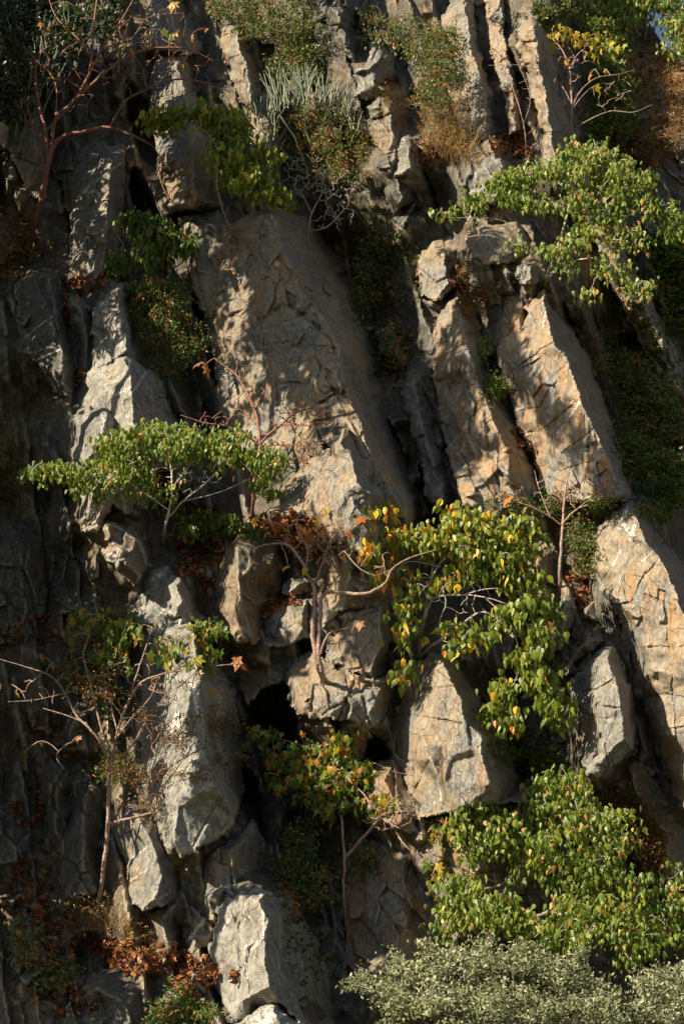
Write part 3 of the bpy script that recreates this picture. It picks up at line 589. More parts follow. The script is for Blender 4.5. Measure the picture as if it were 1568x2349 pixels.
rock('boulder', 'small dark stone above the grey wedged block',
 [(650,1345,-.3),(675,1325,-.4),(700,1330,-.4),(706,1352,-.3),(680,1362,-.3),(655,1362,-.2)],[(682,1340,-.7)],(),'grey',amp=.6,thick=.9,rnd=8)
rock('rock_column', 'shadow-dappled upright rock right behind the twisted trunk',
 [(735,1270,-.2),(780,1250,-.5),(850,1240,-.4),(895,1270,.1),(925,1330,.6),(920,1400,.7),(885,1500,.8),(870,1400,.3),(780,1400,.0),(740,1440,.3),(730,1350,.2)],[(790,1280,-.95),(800,1340,-1.0),(850,1300,-.9),(868,1350,-.9)],[(0,1),(2,3)],'tan',thick=1.4,amp=1.1)
rock('rock_block', 'ledge of cracked rock right of the twisted trunk with a sharp lower lip',
 [(740,1450,.0),(760,1420,-.4),(800,1395,-.6),(850,1375,-.6),(885,1370,-.4),(895,1420,.0),(888,1480,.1),(885,1530,.1),(860,1560,-.3),(800,1540,-.4),(755,1520,-.3)],[(800,1420,-1.0),(870,1400,-1.05),(876,1480,-1.15),(850,1540,-1.2),(790,1500,-.95)],[(0,1),(1,2),(2,3)],'tan',amp=.9,thick=1.5,cracks=[(4,[(760,1460),(800,1430),(870,1400)]),(4,[(770,1550),(820,1530)])])
rock('rock_block', 'large dappled tan block at the foot of the twisted trunk, above the dark cave',
 [(655,1560,-.2),(665,1530,-.4),(705,1498,-.5),(740,1510,-.5),(790,1545,-.6),(850,1560,-.6),(900,1545,-.5),(930,1550,-.3),(905,1600,-.2),(870,1655,-.3),(845,1672,-.5),(800,1650,-.5),(740,1650,-.5),(690,1640,-.4),(668,1620,-.3)],
 [(740,1560,-1.1),(800,1600,-1.25),(850,1640,-1.2),(690,1580,-.85),(870,1580,-1.2)],[(0,1),(1,2)],'tan',amp=1.2,thick=1.7,cracks=[(4.5,[(790,1545),(830,1590),(900,1560)]),(4,[(740,1640),(800,1600),(830,1590)])])
rock('rock_slab', 'orange stained slab under the large dappled block beside the cave',
 [(680,1640,.2),(740,1645,-.1),(800,1645,-.3),(850,1675,-.4),(830,1740,.0),(780,1790,.2),(720,1770,.4),(695,1710,.4)],[(780,1680,-.5),(770,1740,-.2)],[(0,1)],'orange',amp=.7,thick=1.2,back=.4)
rock('rock_slab', 'dark slab roofing the cave left of the large dappled block',
 [(520,1500,.4),(570,1480,.2),(640,1490,.2),(665,1520,.2),(650,1560,.4),(600,1580,.5),(570,1620,.7),(540,1560,.7)],[(600,1520,-.1)],(),'orange',thick=1.4)
rock('rock_pinnacle', 'large sunlit triangular rock below the centre tree with branch shadows and a dark flank',
 [(905,1640,-.2),(925,1590,-.3),(950,1530,-.4),(985,1502,-.5),(1015,1500,-.4),(1042,1520,.0),(1085,1580,.5),(1130,1640,.9),(1175,1720,1.2),(1205,1790,1.3),(1205,1840,1.2),(1140,1845,.6),(1075,1850,-.5),(1010,1870,-.4),(965,1875,-.2),(935,1830,-.1),(905,1740,.0),(878,1690,.1),(872,1670,.1)],
 [(1012,1520,-1.1),(1040,1570,-1.3),(1060,1610,-1.4),(1068,1655,-1.5),(1100,1690,-1.6),(1112,1740,-1.65),(1122,1795,-1.6),(950,1650,-.9),(965,1560,-.8),(960,1760,-.7),(1010,1700,-1.2),(1020,1800,-1.3),(985,1740,-1.35)],
 [(0,1),(1,2),(2,3),(3,4),(4,5),(5,6),(10,12)],'tan',amp=.85,thick=1.7,rnd=12,cracks=[(4,[(985,1745),(965,1790),(940,1830)]),(3,[(905,1640),(960,1640),(1060,1660)])],veins=[(2,[(1000,1760),(1010,1860)])])
rock('rock_block', 'brown rock stepping down from the left foot of the large triangular rock',
 [(828,1820,-.2),(840,1780,-.2),(870,1745,-.1),(905,1740,0),(935,1800,-.2),(955,1860,-.5),(990,1880,-.5),(960,1915,-.4),(900,1900,-.2),(850,1860,-.1)],[(880,1790,-.6),(930,1870,-.9)],[(0,1)],'orange',amp=.9,thick=1.3)
rock('rock_slab', 'broad brown sunlit slope beneath the triangular rock, partly behind the lower right tree',
 [(900,1900,.1),(960,1890,-.2),(1060,1860,-.4),(1160,1860,-.3),(1230,1900,.2),(1240,2000,.3),(1180,2060,.2),(1090,2110,.2),(1040,2160,.2),(1010,2110,.1),(970,2010,.0),(930,1950,.1)],
 [(1040,1920,-.7),(1100,1980,-.9),(1080,2060,-.6),(1000,1960,-.4)],[(0,1),(1,2)],'orange',amp=1.0,thick=1.3,cracks=[(4,[(1000,1960),(1080,2010),(1180,1990)])])
rock('rock_slab', 'dark lower wall slab in shade at the bottom centre',
 [(790,1960,1.0),(850,1920,.7),(930,1960,.5),(990,2060,.4),(1030,2150,.4),(1040,2230,.4),(960,2300,.4),(850,2300,.5),(790,2200,.9)],[(920,2050,.2),(940,2180,.1)],[(0,1)],'orange',amp=.9,thick=1.2)
# left spine, lower
rock('rock_slab', 'smooth pale grey slanting cap of the lower left spine',
 [(285,1425,-.1),(300,1390,-.3),(340,1350,-.5),(388,1322,-.6),(415,1330,-.5),(440,1362,-.1),(465,1400,.5),(470,1440,.8),(435,1425,.0),(390,1428,-.4),(358,1450,-.4),(330,1430,-.3)],
 [(400,1345,-1.0),(418,1380,-1.1),(400,1415,-1.1),(350,1400,-.75)],[(0,1),(1,2)],'pale',amp=.5,thick=1.6,rnd=10,veins=[(3,[(310,1362),(340,1358)])])
rock('quartz_outcrop', 'bright white quartz lump between the slanting cap and the long spine',
 [(352,1480,-.4),(370,1450,-.6),(398,1418,-.8),(430,1400,-.8),(440,1425,-.6),(438,1445,-.5),(420,1462,-.6),(385,1478,-.6)],[(410,1430,-1.2),(385,1462,-1.1)],[(0,1)],'pale',amp=1.2,big=.5,thick=1.2,rnd=10,veins=[(22,[(365,1470),(432,1415)])])
rock('rock_rib', 'long pale grey spine covered with branch shadows in the lower left',
 [(322,1470,-.1),(352,1448,-.3),(400,1425,-.5),(440,1432,-.6),(470,1462,-.1),(505,1520,.5),(540,1590,.7),(555,1700,1.0),(560,1800,1.1),(550,1860,.6),(535,1895,-.1),(500,1925,-.5),(460,1945,-.6),(415,1968,-.6),(385,1945,-.5),(362,1900,-.3),(340,1830,-.2),(330,1750,-.1),(312,1680,.0),(322,1600,-.1),(326,1530,-.1)],
 [(446,1460,-1.1),(458,1560,-1.25),(462,1640,-1.35),(470,1720,-1.45),(490,1800,-1.5),(538,1865,-1.0),(400,1560,-.8),(400,1700,-.95),(410,1850,-1.15),(400,1930,-1.05)],
 [(0,1),(1,2),(2,3),(3,4),(4,5)],'pale',amp=.6,thick=1.8,shift=-.2,rnd=14,veins=[(7,[(450,1640),(445,1590),(440,1560)]),(8,[(395,1670),(405,1640),(420,1690)]),(3,[(500,1925),(540,1880)])],cracks=[(3,[(360,1790),(420,1740),(465,1720)])])
rock('rock_slab', 'narrow triangular side slab on the right of the long pale spine',
 [(470,1480,.2),(500,1530,.3),(505,1600,.5),(508,1640,.6),(495,1620,.0),(480,1580,-.2),(468,1530,-.3)],[(490,1570,-.4)],(),'pale',amp=.5,thick=1.2,rnd=7)
rock('rock_block', 'smooth grey-brown block with crossing white veins, under the long pale spine on the left',
 [(252,1860,.0),(290,1835,-.2),(330,1850,-.4),(358,1895,-.5),(378,1945,-.5),(402,1975,-.4),(412,2015,-.2),(412,2058,-.2),(370,2080,-.5),(325,2090,-.5),(295,2065,-.3),(287,2010,-.2),(285,1975,-.1),(258,1925,.0)],
 [(320,1880,-.85),(350,1940,-1.0),(370,2010,-1.05),(350,2060,-1.0),(310,1990,-.7)],[(0,1),(1,2),(2,3)],'mix',amp=.5,thick=1.5,rnd=12,veins=[(3,[(288,1985),(310,1960),(335,1940)]),(2.5,[(300,2020),(325,2000),(340,1990)]),(2.5,[(370,2060),(395,2045)])])
rock('boulder', 'dark dappled boulder under the right end of the long pale spine',
 [(462,1975,-.3),(500,1945,-.5),(545,1915,-.4),(580,1880,.0),(602,1920,.4),(612,1990,.7),(600,2050,.6),(540,2070,-.1),(505,2100,-.4),(480,2105,-.4),(455,2085,-.3),(458,2040,-.3)],[(530,1960,-.95),(535,2030,-.95),(480,2060,-.75),(560,1930,-.6)],[(0,1),(1,2)],'mix',amp=.8,thick=1.5,rnd=18,cracks=[(3,[(465,2050),(500,2040),(540,2060)])])
rock('rock_slab', 'thin brown wedge between the veined block and the dark dappled boulder',
 [(404,1972,-.3),(440,1968,-.4),(446,2020,-.3),(444,2075,-.2),(425,2060,-.2),(412,2015,-.3)],[(428,2000,-.6)],(),'orange',amp=.5,thick=1,rnd=7)
rock('rock_block', 'orange-brown cracked block at the foot of the veined block',
 [(330,2092,-.1),(370,2084,-.2),(412,2062,-.2),(416,2120,-.1),(412,2190,-.1),(370,2215,-.2),(340,2190,-.1)],[(375,2110,-.5),(385,2180,-.6)],[(0,1)],'orange',amp=.8,thick=1.2,rnd=9)
rock('rock_block', 'orange wedge with pale seams left of the bottom boulder',
 [(415,2075,-.1),(445,2085,-.2),(470,2105,-.2),(490,2125,-.1),(488,2170,-.1),(440,2190,-.2),(418,2150,-.1)],[(450,2130,-.5)],(),'orange',amp=.8,thick=1.2,rnd=9,veins=[(5,[(430,2165),(470,2110)])])
rock('boulder', 'big pale grey pointed boulder with white veins at the bottom left',
 [(478,2185,-.7),(495,2120,-.8),(512,2080,-1.0),(545,2055,-1.1),(585,2038,-1.2),(612,2045,-1.1),(650,2062,-.6),(690,2095,-.1),(725,2150,.3),(755,2240,.6),(770,2340,.8),(740,2400,.6),(640,2300,-.6),(600,2315,-1.0),(560,2340,-.9),(530,2335,-.8),(510,2300,-.7),(490,2250,-.6)],
 [(592,2060,-1.75),(612,2110,-1.85),(608,2160,-1.95),(605,2200,-2.0),(620,2260,-2.0),(545,2130,-1.3),(550,2220,-1.35),(560,2300,-1.3)],
 [(0,1),(1,2),(2,3),(3,4)],'pale',amp=.55,thick=1.7,rnd=14,veins=[(4,[(595,2050),(602,2100),(605,2150),(575,2180)]),(4,[(495,2150),(525,2110)]),(2.5,[(560,2180),(570,2260)]),(5,[(560,2175),(610,2150)]),(3,[(640,2200),(645,2230)])])
rock('quartz_outcrop', 'knobbly white quartz rock at the bottom edge below the pointed boulder',
 [(520,2370,-.8),(560,2335,-1.0),(605,2305,-1.1),(640,2295,-1.0),(665,2310,-.8),(690,2345,-.6),(740,2400,-.3),(700,2480,-.2),(560,2480,-.2)],[(630,2320,-1.7),(600,2400,-1.6),(660,2380,-1.6)],[(0,1),(0,2)],'pale',amp=1.2,big=.5,thick=1.4,veins=[(22,[(590,2350),(650,2315)]),(14,[(610,2390),(700,2400)])])
rock('boulder', 'small dark stone with white quartz among the fallen leaves at the bottom left',
 [(415,2250,-.3),(440,2225,-.4),(470,2235,-.4),(478,2275,-.3),(450,2300,-.3),(420,2290,-.3)],[(448,2255,-.8)],(),'grey',amp=.9,thick=.9,rnd=8,veins=[(9,[(430,2280),(455,2270)])])
# right pillars
rock('rock_pillar', 'tall pointed grey and tan pillar with a gnarled white crest at the right edge',
 [(1348,1290,-.2),(1354,1245,-.3),(1375,1205,-.4),(1402,1176,-.6),(1425,1165,-.6),(1446,1152,-.6),(1470,1165,-.4),(1487,1205,.0),(1512,1235,.5),(1568,1300,1.2),(1640,1400,1.8),(1640,1900,1.4),(1568,1856,.2),(1540,1812,.1),(1515,1750,.1),(1495,1680,.1),(1475,1610,.0),(1455,1560,-.1),(1446,1500,-.2),(1430,1470,-.3),(1418,1420,-.3),(1400,1380,-.2),(1365,1345,-.1)],
 [(1452,1180,-1.1),(1487,1245,-1.35),(1522,1300,-1.45),(1552,1370,-1.55),(1576,1430,-1.6),(1590,1560,-1.65),(1596,1700,-1.65),(1600,1810,-1.6),(1420,1230,-.9),(1425,1320,-.95),(1470,1420,-1.0),(1500,1540,-.95),(1530,1680,-.9)],
 [(0,1),(1,2),(2,3),(3,4),(4,5),(5,6),(6,7)],'streak',amp=.65,thick=1.8,rnd=16,
 cracks=[(4.5,[(1395,1384),(1420,1390),(1450,1380)]),(3,[(1450,1375),(1470,1330),(1500,1290)]),(4,[(1448,1486),(1510,1482),(1545,1490),(1580,1478)]),(3.5,[(1470,1420),(1480,1500),(1495,1600),(1520,1700)]),(3.5,[(1530,1310),(1525,1400),(1535,1490),(1545,1620),(1560,1780)]),(3,[(1480,1600),(1520,1592),(1568,1600)]),(2.5,[(1500,1680),(1568,1665)])],
 veins=[(6,[(1430,1200),(1445,1235),(1455,1205)]),(3,[(1405,1300),(1425,1260)]),(3,[(1465,1290),(1505,1255)]),(7,[(1440,1165),(1420,1210)])])
rock('rock_block', 'sunlit cracked block left of the right edge pillar, cut by a straight shadow',
 [(1305,1570,.0),(1320,1545,-.2),(1350,1518,-.4),(1385,1490,-.5),(1405,1482,-.4),(1425,1520,.0),(1448,1580,.4),(1460,1640,.5),(1462,1725,.4),(1410,1755,-.2),(1370,1785,-.3),(1345,1780,-.1),(1325,1720,.0),(1312,1650,.0)],
 [(1395,1510,-1.0),(1415,1560,-1.1),(1425,1620,-1.15),(1435,1690,-1.15),(1450,1715,-.9),(1360,1560,-.7),(1370,1660,-.8),(1385,1730,-.9)],[(0,1),(1,2),(2,3),(3,4)],'mix',amp=.9,thick=2.2,shift=-.6,rnd=10,
 cracks=[(3,[(1330,1590),(1365,1585),(1400,1560)]),(3,[(1355,1640),(1350,1600)]),(3,[(1385,1620),(1440,1625)])])
rock('rock_slab', 'orange side strip between the sunlit cracked block and the right edge pillar',
 [(1412,1485,.3),(1430,1500,.4),(1450,1570,.5),(1475,1650,.6),(1500,1740,.6),(1500,1780,.5),(1465,1760,.1),(1462,1700,.3),(1445,1620,.3),(1425,1550,.3)],[(1455,1640,.0),(1480,1730,.0)],[(0,1)],'orange',amp=.6,thick=1.2,rnd=7)
rock('rock_slab', 'thin sunlit ledge slanting up to the right above the sunlit cracked block',
 [(1262,1560,-.1),(1290,1520,-.3),(1330,1480,-.4),(1368,1430,-.4),(1380,1445,-.2),(1385,1470,.0),(1340,1500,-.2),(1300,1545,-.2)],[(1345,1470,-.7),(1305,1520,-.65)],[(0,1)],'tan',amp=.6,thick=1.3,rnd=8)
rock('rock_slab', 'brown slab under the thin red leafless tree on the right',
 [(1300,1440,.3),(1325,1390,.2),(1370,1370,.2),(1395,1400,.3),(1410,1450,.5),(1390,1478,.4),(1368,1425,.0),(1320,1490,.0),(1290,1500,.1)],[(1345,1405,-.15)],(),'orange',amp=.7,thick=1.2,rnd=9)
rock('boulder', 'grey slanting boulder at the foot of the thin red leafless tree',
 [(1245,1490,-.1),(1262,1450,-.2),(1275,1395,-.3),(1295,1365,-.3),(1320,1368,-.1),(1322,1395,.0),(1305,1440,.0),(1280,1490,.0),(1262,1500,.0)],[(1292,1390,-.7),(1285,1450,-.65)],[(0,1)],'grey',amp=.8,thick=1.3,rnd=9)
rock('rock_block', 'small lit brown block between the centre tree crown and the thin red leafless tree',
 [(1203,1300,.1),(1215,1270,.0),(1240,1255,-.1),(1268,1262,.0),(1275,1300,.2),(1262,1338,.1),(1225,1342,-.1),(1205,1325,.0)],[(1235,1290,-.4)],(),'orange',amp=.5,thick=1.2,rnd=9)
rock('rock_block', 'rough brown block just below the small lit block, beside the centre crown',
 [(1210,1350,.1),(1245,1345,-.1),(1268,1350,0),(1272,1390,.1),(1258,1440,.1),(1240,1480,.1),(1225,1450,.1)],[(1245,1390,-.4)],(),'orange',amp=.8,thick=1.2,rnd=9)
rock('rock_slab', 'dark brown slope under the cracked block at the lower right',
 [(1372,1795,.3),(1420,1762,.2),(1470,1750,.3),(1510,1800,.5),(1568,1880,.7),(1640,2000,1.0),(1640,2100,1.0),(1540,2020,.8),(1450,1930,.7),(1390,1860,.6)],[(1440,1800,-.1),(1520,1900,.2)],[(0,1)],'orange',amp=.9,thick=1.2)
rock('rock_slab', 'dark triangular wall in shade between the triangular rock and the cracked block',
 [(1190,1600,1.2),(1230,1570,1.0),(1275,1600,.8),(1300,1680,.7),(1320,1760,.6),(1330,1800,.6),(1230,1800,.9),(1200,1720,1.2)],[(1260,1660,.5)],(),'dark',thick=1.2)
# dim columns in the shaded left wall
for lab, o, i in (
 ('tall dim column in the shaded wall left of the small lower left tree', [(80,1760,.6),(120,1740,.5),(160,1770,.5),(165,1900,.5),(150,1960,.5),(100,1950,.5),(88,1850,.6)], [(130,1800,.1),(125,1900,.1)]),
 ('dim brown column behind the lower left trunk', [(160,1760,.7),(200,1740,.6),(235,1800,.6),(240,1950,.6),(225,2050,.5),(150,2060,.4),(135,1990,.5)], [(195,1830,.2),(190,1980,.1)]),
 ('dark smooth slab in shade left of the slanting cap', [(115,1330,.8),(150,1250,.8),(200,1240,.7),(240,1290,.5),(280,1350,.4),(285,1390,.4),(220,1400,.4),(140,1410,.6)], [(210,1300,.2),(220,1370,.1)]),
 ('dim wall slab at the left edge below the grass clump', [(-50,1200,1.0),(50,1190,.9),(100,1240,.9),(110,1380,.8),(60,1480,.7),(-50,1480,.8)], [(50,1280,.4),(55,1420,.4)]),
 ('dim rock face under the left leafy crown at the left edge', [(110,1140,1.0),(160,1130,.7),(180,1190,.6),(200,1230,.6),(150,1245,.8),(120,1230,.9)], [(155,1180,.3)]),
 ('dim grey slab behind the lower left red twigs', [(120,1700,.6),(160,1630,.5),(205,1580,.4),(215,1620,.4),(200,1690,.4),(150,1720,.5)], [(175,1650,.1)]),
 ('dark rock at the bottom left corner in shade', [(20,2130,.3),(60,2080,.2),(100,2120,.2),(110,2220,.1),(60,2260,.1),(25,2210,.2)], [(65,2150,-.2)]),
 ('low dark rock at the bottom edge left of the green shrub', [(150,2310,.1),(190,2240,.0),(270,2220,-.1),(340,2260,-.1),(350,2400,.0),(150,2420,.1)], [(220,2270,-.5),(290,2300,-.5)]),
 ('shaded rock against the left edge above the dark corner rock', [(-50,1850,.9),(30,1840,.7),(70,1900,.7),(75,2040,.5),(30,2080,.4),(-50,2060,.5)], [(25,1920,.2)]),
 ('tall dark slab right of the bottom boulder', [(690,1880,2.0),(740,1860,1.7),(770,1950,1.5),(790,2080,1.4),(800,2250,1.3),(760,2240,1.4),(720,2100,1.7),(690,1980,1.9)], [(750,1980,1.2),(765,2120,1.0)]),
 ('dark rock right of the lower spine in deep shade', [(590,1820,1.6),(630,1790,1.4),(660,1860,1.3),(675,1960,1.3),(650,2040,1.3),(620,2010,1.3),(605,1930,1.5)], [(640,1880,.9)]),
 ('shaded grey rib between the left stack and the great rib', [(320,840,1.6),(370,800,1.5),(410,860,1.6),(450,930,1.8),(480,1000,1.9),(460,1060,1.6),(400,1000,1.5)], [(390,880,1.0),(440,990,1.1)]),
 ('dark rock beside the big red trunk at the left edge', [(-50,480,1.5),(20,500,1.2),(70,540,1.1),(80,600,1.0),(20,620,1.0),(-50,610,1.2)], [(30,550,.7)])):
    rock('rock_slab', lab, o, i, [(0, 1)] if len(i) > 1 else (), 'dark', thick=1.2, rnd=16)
build_cliff()

# ------------------------------------------------------------------ where things stand on the rock
BVH = BVHTree.FromPolygons([tuple(v) for v in np.concatenate(BV).tolist()], np.concatenate(BF).tolist())
CL = Vector(CAMLOC)
def hit(px, py):
    d = Vector(rays(px, py)).normalized(); p, n, i, t = BVH.ray_cast(CL, d)
    if p is None: return None, None
    if n.dot(d) > 0: n = -n
    return np.array(p), np.array(n)
def surf_off(px, py, dflt=2.0):
    p, n = hit(px, py); return dflt if p is None else float(off_of(p))
def clamp_front(P, gap=0.05):
    """keep a point in front of the rock it would otherwise sink into"""
    d = Vector(P - CAMLOC); L = d.length; d.normalize()
    p, n, i, t = BVH.ray_cast(CL, d)
    if p is not None and t - gap < L: return CAMLOC + np.array(d) * (t - gap)
    return P

# ------------------------------------------------------------------ leaves and twigs
def T_heart():   # drooping heart-shaped leaf: base at origin, tip along -z, folded on the midrib
    v = [(0,0,0),(-.28,.10,-.10),(-.40,.14,-.36),(-.22,.07,-.74),(.03,.16,-1.20),(.20,.07,-.76),(.38,.14,-.38),(.30,.10,-.12),(0,-.02,-.40),(0,.0,-.76)]
    f = [(0,1,8),(1,2,8),(2,3,9),(2,9,8),(3,4,9),(4,5,9),(5,6,9),(6,8,9),(6,7,8),(7,0,8)]
    return np.array(v), np.array(f)
def T_maple():
    ang = [-180,-150,-118,-92,-66,-46,-20,0,20,46,66,92,118,150]
    rad = [.10,.42,.62,.38,.80,.48,.62,1.0,.62,.48,.80,.38,.62,.42]
    v = [(0, 0, -.25)]
    for a, r in zip(ang, rad):
        a = math.radians(a); v.append((math.sin(a) * r * .72, .22 * r * r, -.25 - math.cos(a) * r * .8))
    n = len(ang); return np.array(v), np.array([(0, i + 1, (i + 1) % n + 1) for i in range(n)])
def T_oval():
    return np.array([(0,0,0),(-.27,.07,-.5),(0,.03,-1),(.27,.07,-.5),(0,-.05,-.5)]), np.array([(0,1,4),(1,2,4),(2,3,4),(3,0,4)])
def T_dry():
    v = [(0,0,0),(-.4,.3,-.25),(-.5,-.1,-.6),(-.15,.25,-.9),(0,-.2,-1.0),(.2,.3,-.75),(.5,-.05,-.5),(.35,.35,-.2),(0,-.12,-.5)]
    return np.array(v, float), np.array([(8, i, (i + 1) % 8) for i in range(8)])
TEMPL = {'heart': T_heart(), 'maple': T_maple(), 'oval': T_oval(), 'dry': T_dry()}
def leaves_mesh(kind, P, size, rs, droop=1.0, tint=None, face=(-0.45, -0.8, 0.45), spread=0.7):
    """one leaf per point; droop 1 = hanging, 0 = any way up"""
    tv, tf = TEMPL[kind]; n = len(P)
    ax = rs.normal(0, 1, (n, 3)) * (0.35 + 0.9 * (1 - droop)); ax[:, 2] -= 1.15 * droop - 0.2 * (1 - droop)
    ax = -ax / np.linalg.norm(ax, axis=1)[:, None]                    # local +z
    nr = rs.normal(0, spread, (n, 3)) + np.array(face)
    yx = -(nr - (nr * ax).sum(1)[:, None] * ax); yx = yx / (np.linalg.norm(yx, axis=1)[:, None] + 1e-9)
    xx = np.cross(yx, ax)
    s = size * (0.5 + 0.85 * rs.uniform(0, 1, n) ** .8); w = rs.uniform(0.6, 1.15, n)
    V = P[:, None, :] + s[:, None, None] * (tv[None, :, 0:1] * xx[:, None] * w[:, None, None] + tv[None, :, 1:2] * yx[:, None] * rs.uniform(.4, 1.8, n)[:, None, None] + tv[None, :, 2:3] * ax[:, None])
    F = (tf[None] + (np.arange(n) * len(tv))[:, None, None]).reshape(-1, 3)
    t = rs.uniform(0, 1, n) if tint is None else tint
    return V.reshape(-1, 3), F, np.repeat(t, len(tv))
def tube(pts, rad, k=5):
    pts = np.asarray(pts, float); rad = np.asarray(rad, float); n = len(pts)
    t = np.gradient(pts, axis=0); t = t / (np.linalg.norm(t, axis=1)[:, None] + 1e-9)
    ref = np.array((0.13, 1.0, 0.21)); u = np.cross(t, ref); u = u / (np.linalg.norm(u, axis=1)[:, None] + 1e-9); v = np.cross(t, u)
    a = np.arange(k) * 2 * math.pi / k
    V = pts[:, None] + rad[:, None, None] * (np.cos(a)[None, :, None] * u[:, None] + np.sin(a)[None, :, None] * v[:, None])
    i = np.arange(n - 1)[:, None] * k + np.arange(k)[None]; j = np.arange(n - 1)[:, None] * k + (np.arange(k)[None] + 1) % k
    F = np.stack([i, j, j + k, i + k], -1).reshape(-1, 4)
    V = V.reshape(-1, 3); V = np.concatenate([V, pts[-1:] + t[-1:] * rad[-1]]); m = len(V) - 1
    b = (n - 1) * k; cap = np.array([(b + q, b + (q + 1) % k, m, m) for q in range(k)])
    return V, F, cap[:, :3]
class Bag:
    def __init__(s): s.V, s.Q, s.T, s.A, s.n = [], [], [], [], 0
    def tube(s, pts, rad, k=5):
        V, Q, T = tube(pts, rad, k); s.V.append(V); s.Q.append(Q + s.n); s.T.append(T + s.n); s.A.append(np.full(len(V), .5)); s.n += len(V)
    def tris(s, V, F, A): s.V.append(V); s.T.append(F + s.n); s.A.append(A); s.n += len(V)
    def build(s, name, mat, parent=None, smooth=True):
        if not s.n: return None
        F = ([np.concatenate(s.Q)] if s.Q else []) + ([np.concatenate(s.T)] if s.T else [])
        return mesh_obj(name, np.concatenate(s.V), F, mat, parent, {'tint': np.concatenate(s.A)}, smooth)
def catmull(P, per=6):
    P = np.asarray(P, float)
    if len(P) < 3: return np.array([P[0] + (P[-1] - P[0]) * t for t in np.linspace(0, 1, per + 1)])
    Q = np.concatenate([[2 * P[0] - P[1]], P, [2 * P[-1] - P[-2]]]); out = []
    for i in range(1, len(Q) - 2):
        for j in range(per):
            t = j / per; out.append(0.5 * ((2 * Q[i]) + (-Q[i-1] + Q[i+1]) * t + (2*Q[i-1] - 5*Q[i] + 4*Q[i+1] - Q[i+2]) * t*t + (-Q[i-1] + 3*Q[i] - 3*Q[i+1] + Q[i+2]) * t**3))
    out.append(P[-1]); return np.array(out)
M_PX = 0.0083
class Plant:
    def __init__(s, seed, base, boff=None, fwd=0.0):
        s.rs = np.random.RandomState(seed); s.wood = Bag(); s.nodes = []; s.nr = []
        p, n = hit(*base)
        s.off0 = (float(off_of(p)) if p is not None else 2.0) if boff is None else boff
        print('FOOT', seed, base, round(s.off0, 2)); s.base = at(base[0], base[1], s.off0); s.fwd = fwd
    def limb(s, pts, keep=True):
        """pts: (px,py,d off relative to the foot, radius px)"""
        W_ = [at(p[0], p[1], s.off0 + p[2] + (s.fwd if p[2] < -.3 else 0)) for p in pts]
        R = [p[3] * M_PX * 0.62 for p in pts]
        W_ = catmull(W_, 5); R = np.interp(np.linspace(0, len(R) - 1, len(W_)), range(len(R)), R)
        if keep: W_ = np.array([clamp_front(w, r) if i > 2 else w for i, (w, r) in enumerate(zip(W_, R))])
        j = s.rs.normal(0, 1, W_.shape) * R[:, None] * 0.16; j[0] = 0; W_ = W_ + j
        s.wood.tube(W_, R, 7 if R[0] > .03 else 5)
        s.nodes += [w for w in W_[2:]]; s.nr += [r for r in R[2:]]
    def grow(s, targets, r0=0.010, tip=0.003, sag=0.0, wig=0.06):
        """twigs from the nearest wood to each target"""
        if not s.nodes: s.nodes = [s.base + np.array((0, .05, 0))]; s.nr = [r0 * 2]
        N_ = np.array(s.nodes); R_ = np.array(s.nr); T = np.array(targets)
        d = np.array([np.min(((N_ - t) ** 2).sum(1)) for t in T]); ends = []
        for i in np.argsort(d):
            t = T[i]; dd = ((N_ - t) ** 2).sum(1); k = int(np.argmin(dd)); L = math.sqrt(dd[k])
            if L < 0.03: ends.append((t, t)); continue
            m = max(3, min(9, int(L / 0.12) + 2)); u = np.linspace(0, 1, m)
            P = N_[k] + (t - N_[k]) * u[:, None]
            P[:, 2] += np.sin(u * math.pi) * L * (0.12 - sag)
            j = s.rs.normal(0, wig * L / m * 2, P.shape); j[0] = 0; j[-1] = 0; P = P + j
            a = min(R_[k] * 0.8, r0 * (0.5 + L)); a = max(a, tip * 1.3); R = a + (tip - a) * u
            s.wood.tube(P, R, 4)
            N_ = np.concatenate([N_, P[1:]]); R_ = np.concatenate([R_, R[1:]]); ends.append((P[-2], P[-1]))
        s.nodes = list(N_); s.nr = list(R_)
        return ends
    def targets(s, blobs):
        """blobs: (px,py,rx,ry,d off,half depth m,n)"""
        out = []
        for bx, by, rx, ry, do, hz, n in blobs:
            u = s.rs.normal(0, 1, (n, 3)); u = u / np.linalg.norm(u, axis=1)[:, None] * (s.rs.uniform(0, 1, n) ** 0.42)[:, None]
            for q in u:
                P = at(bx + q[0] * rx, by + q[1] * ry, s.off0 + do + s.fwd + q[2] * hz); out.append(clamp_front(P, 0.10 + s.rs.uniform(0, .12)))
        return out
CLT = [None]
def around(ends, per, r, rs, down=0.3, gap=0.04):
    P = []; CLT[0] = np.repeat(rs.uniform(0, 1, len(ends)), per)
    for a, b in ends:
        for _ in range(per):
            q = b + (a - b) * rs.uniform(0, 1.0) + rs.normal(0, r, 3) * np.array((1, 1, .7)) - np.array((0, 0, down * r)); P.append(clamp_front(q, gap))
    return np.array(P)

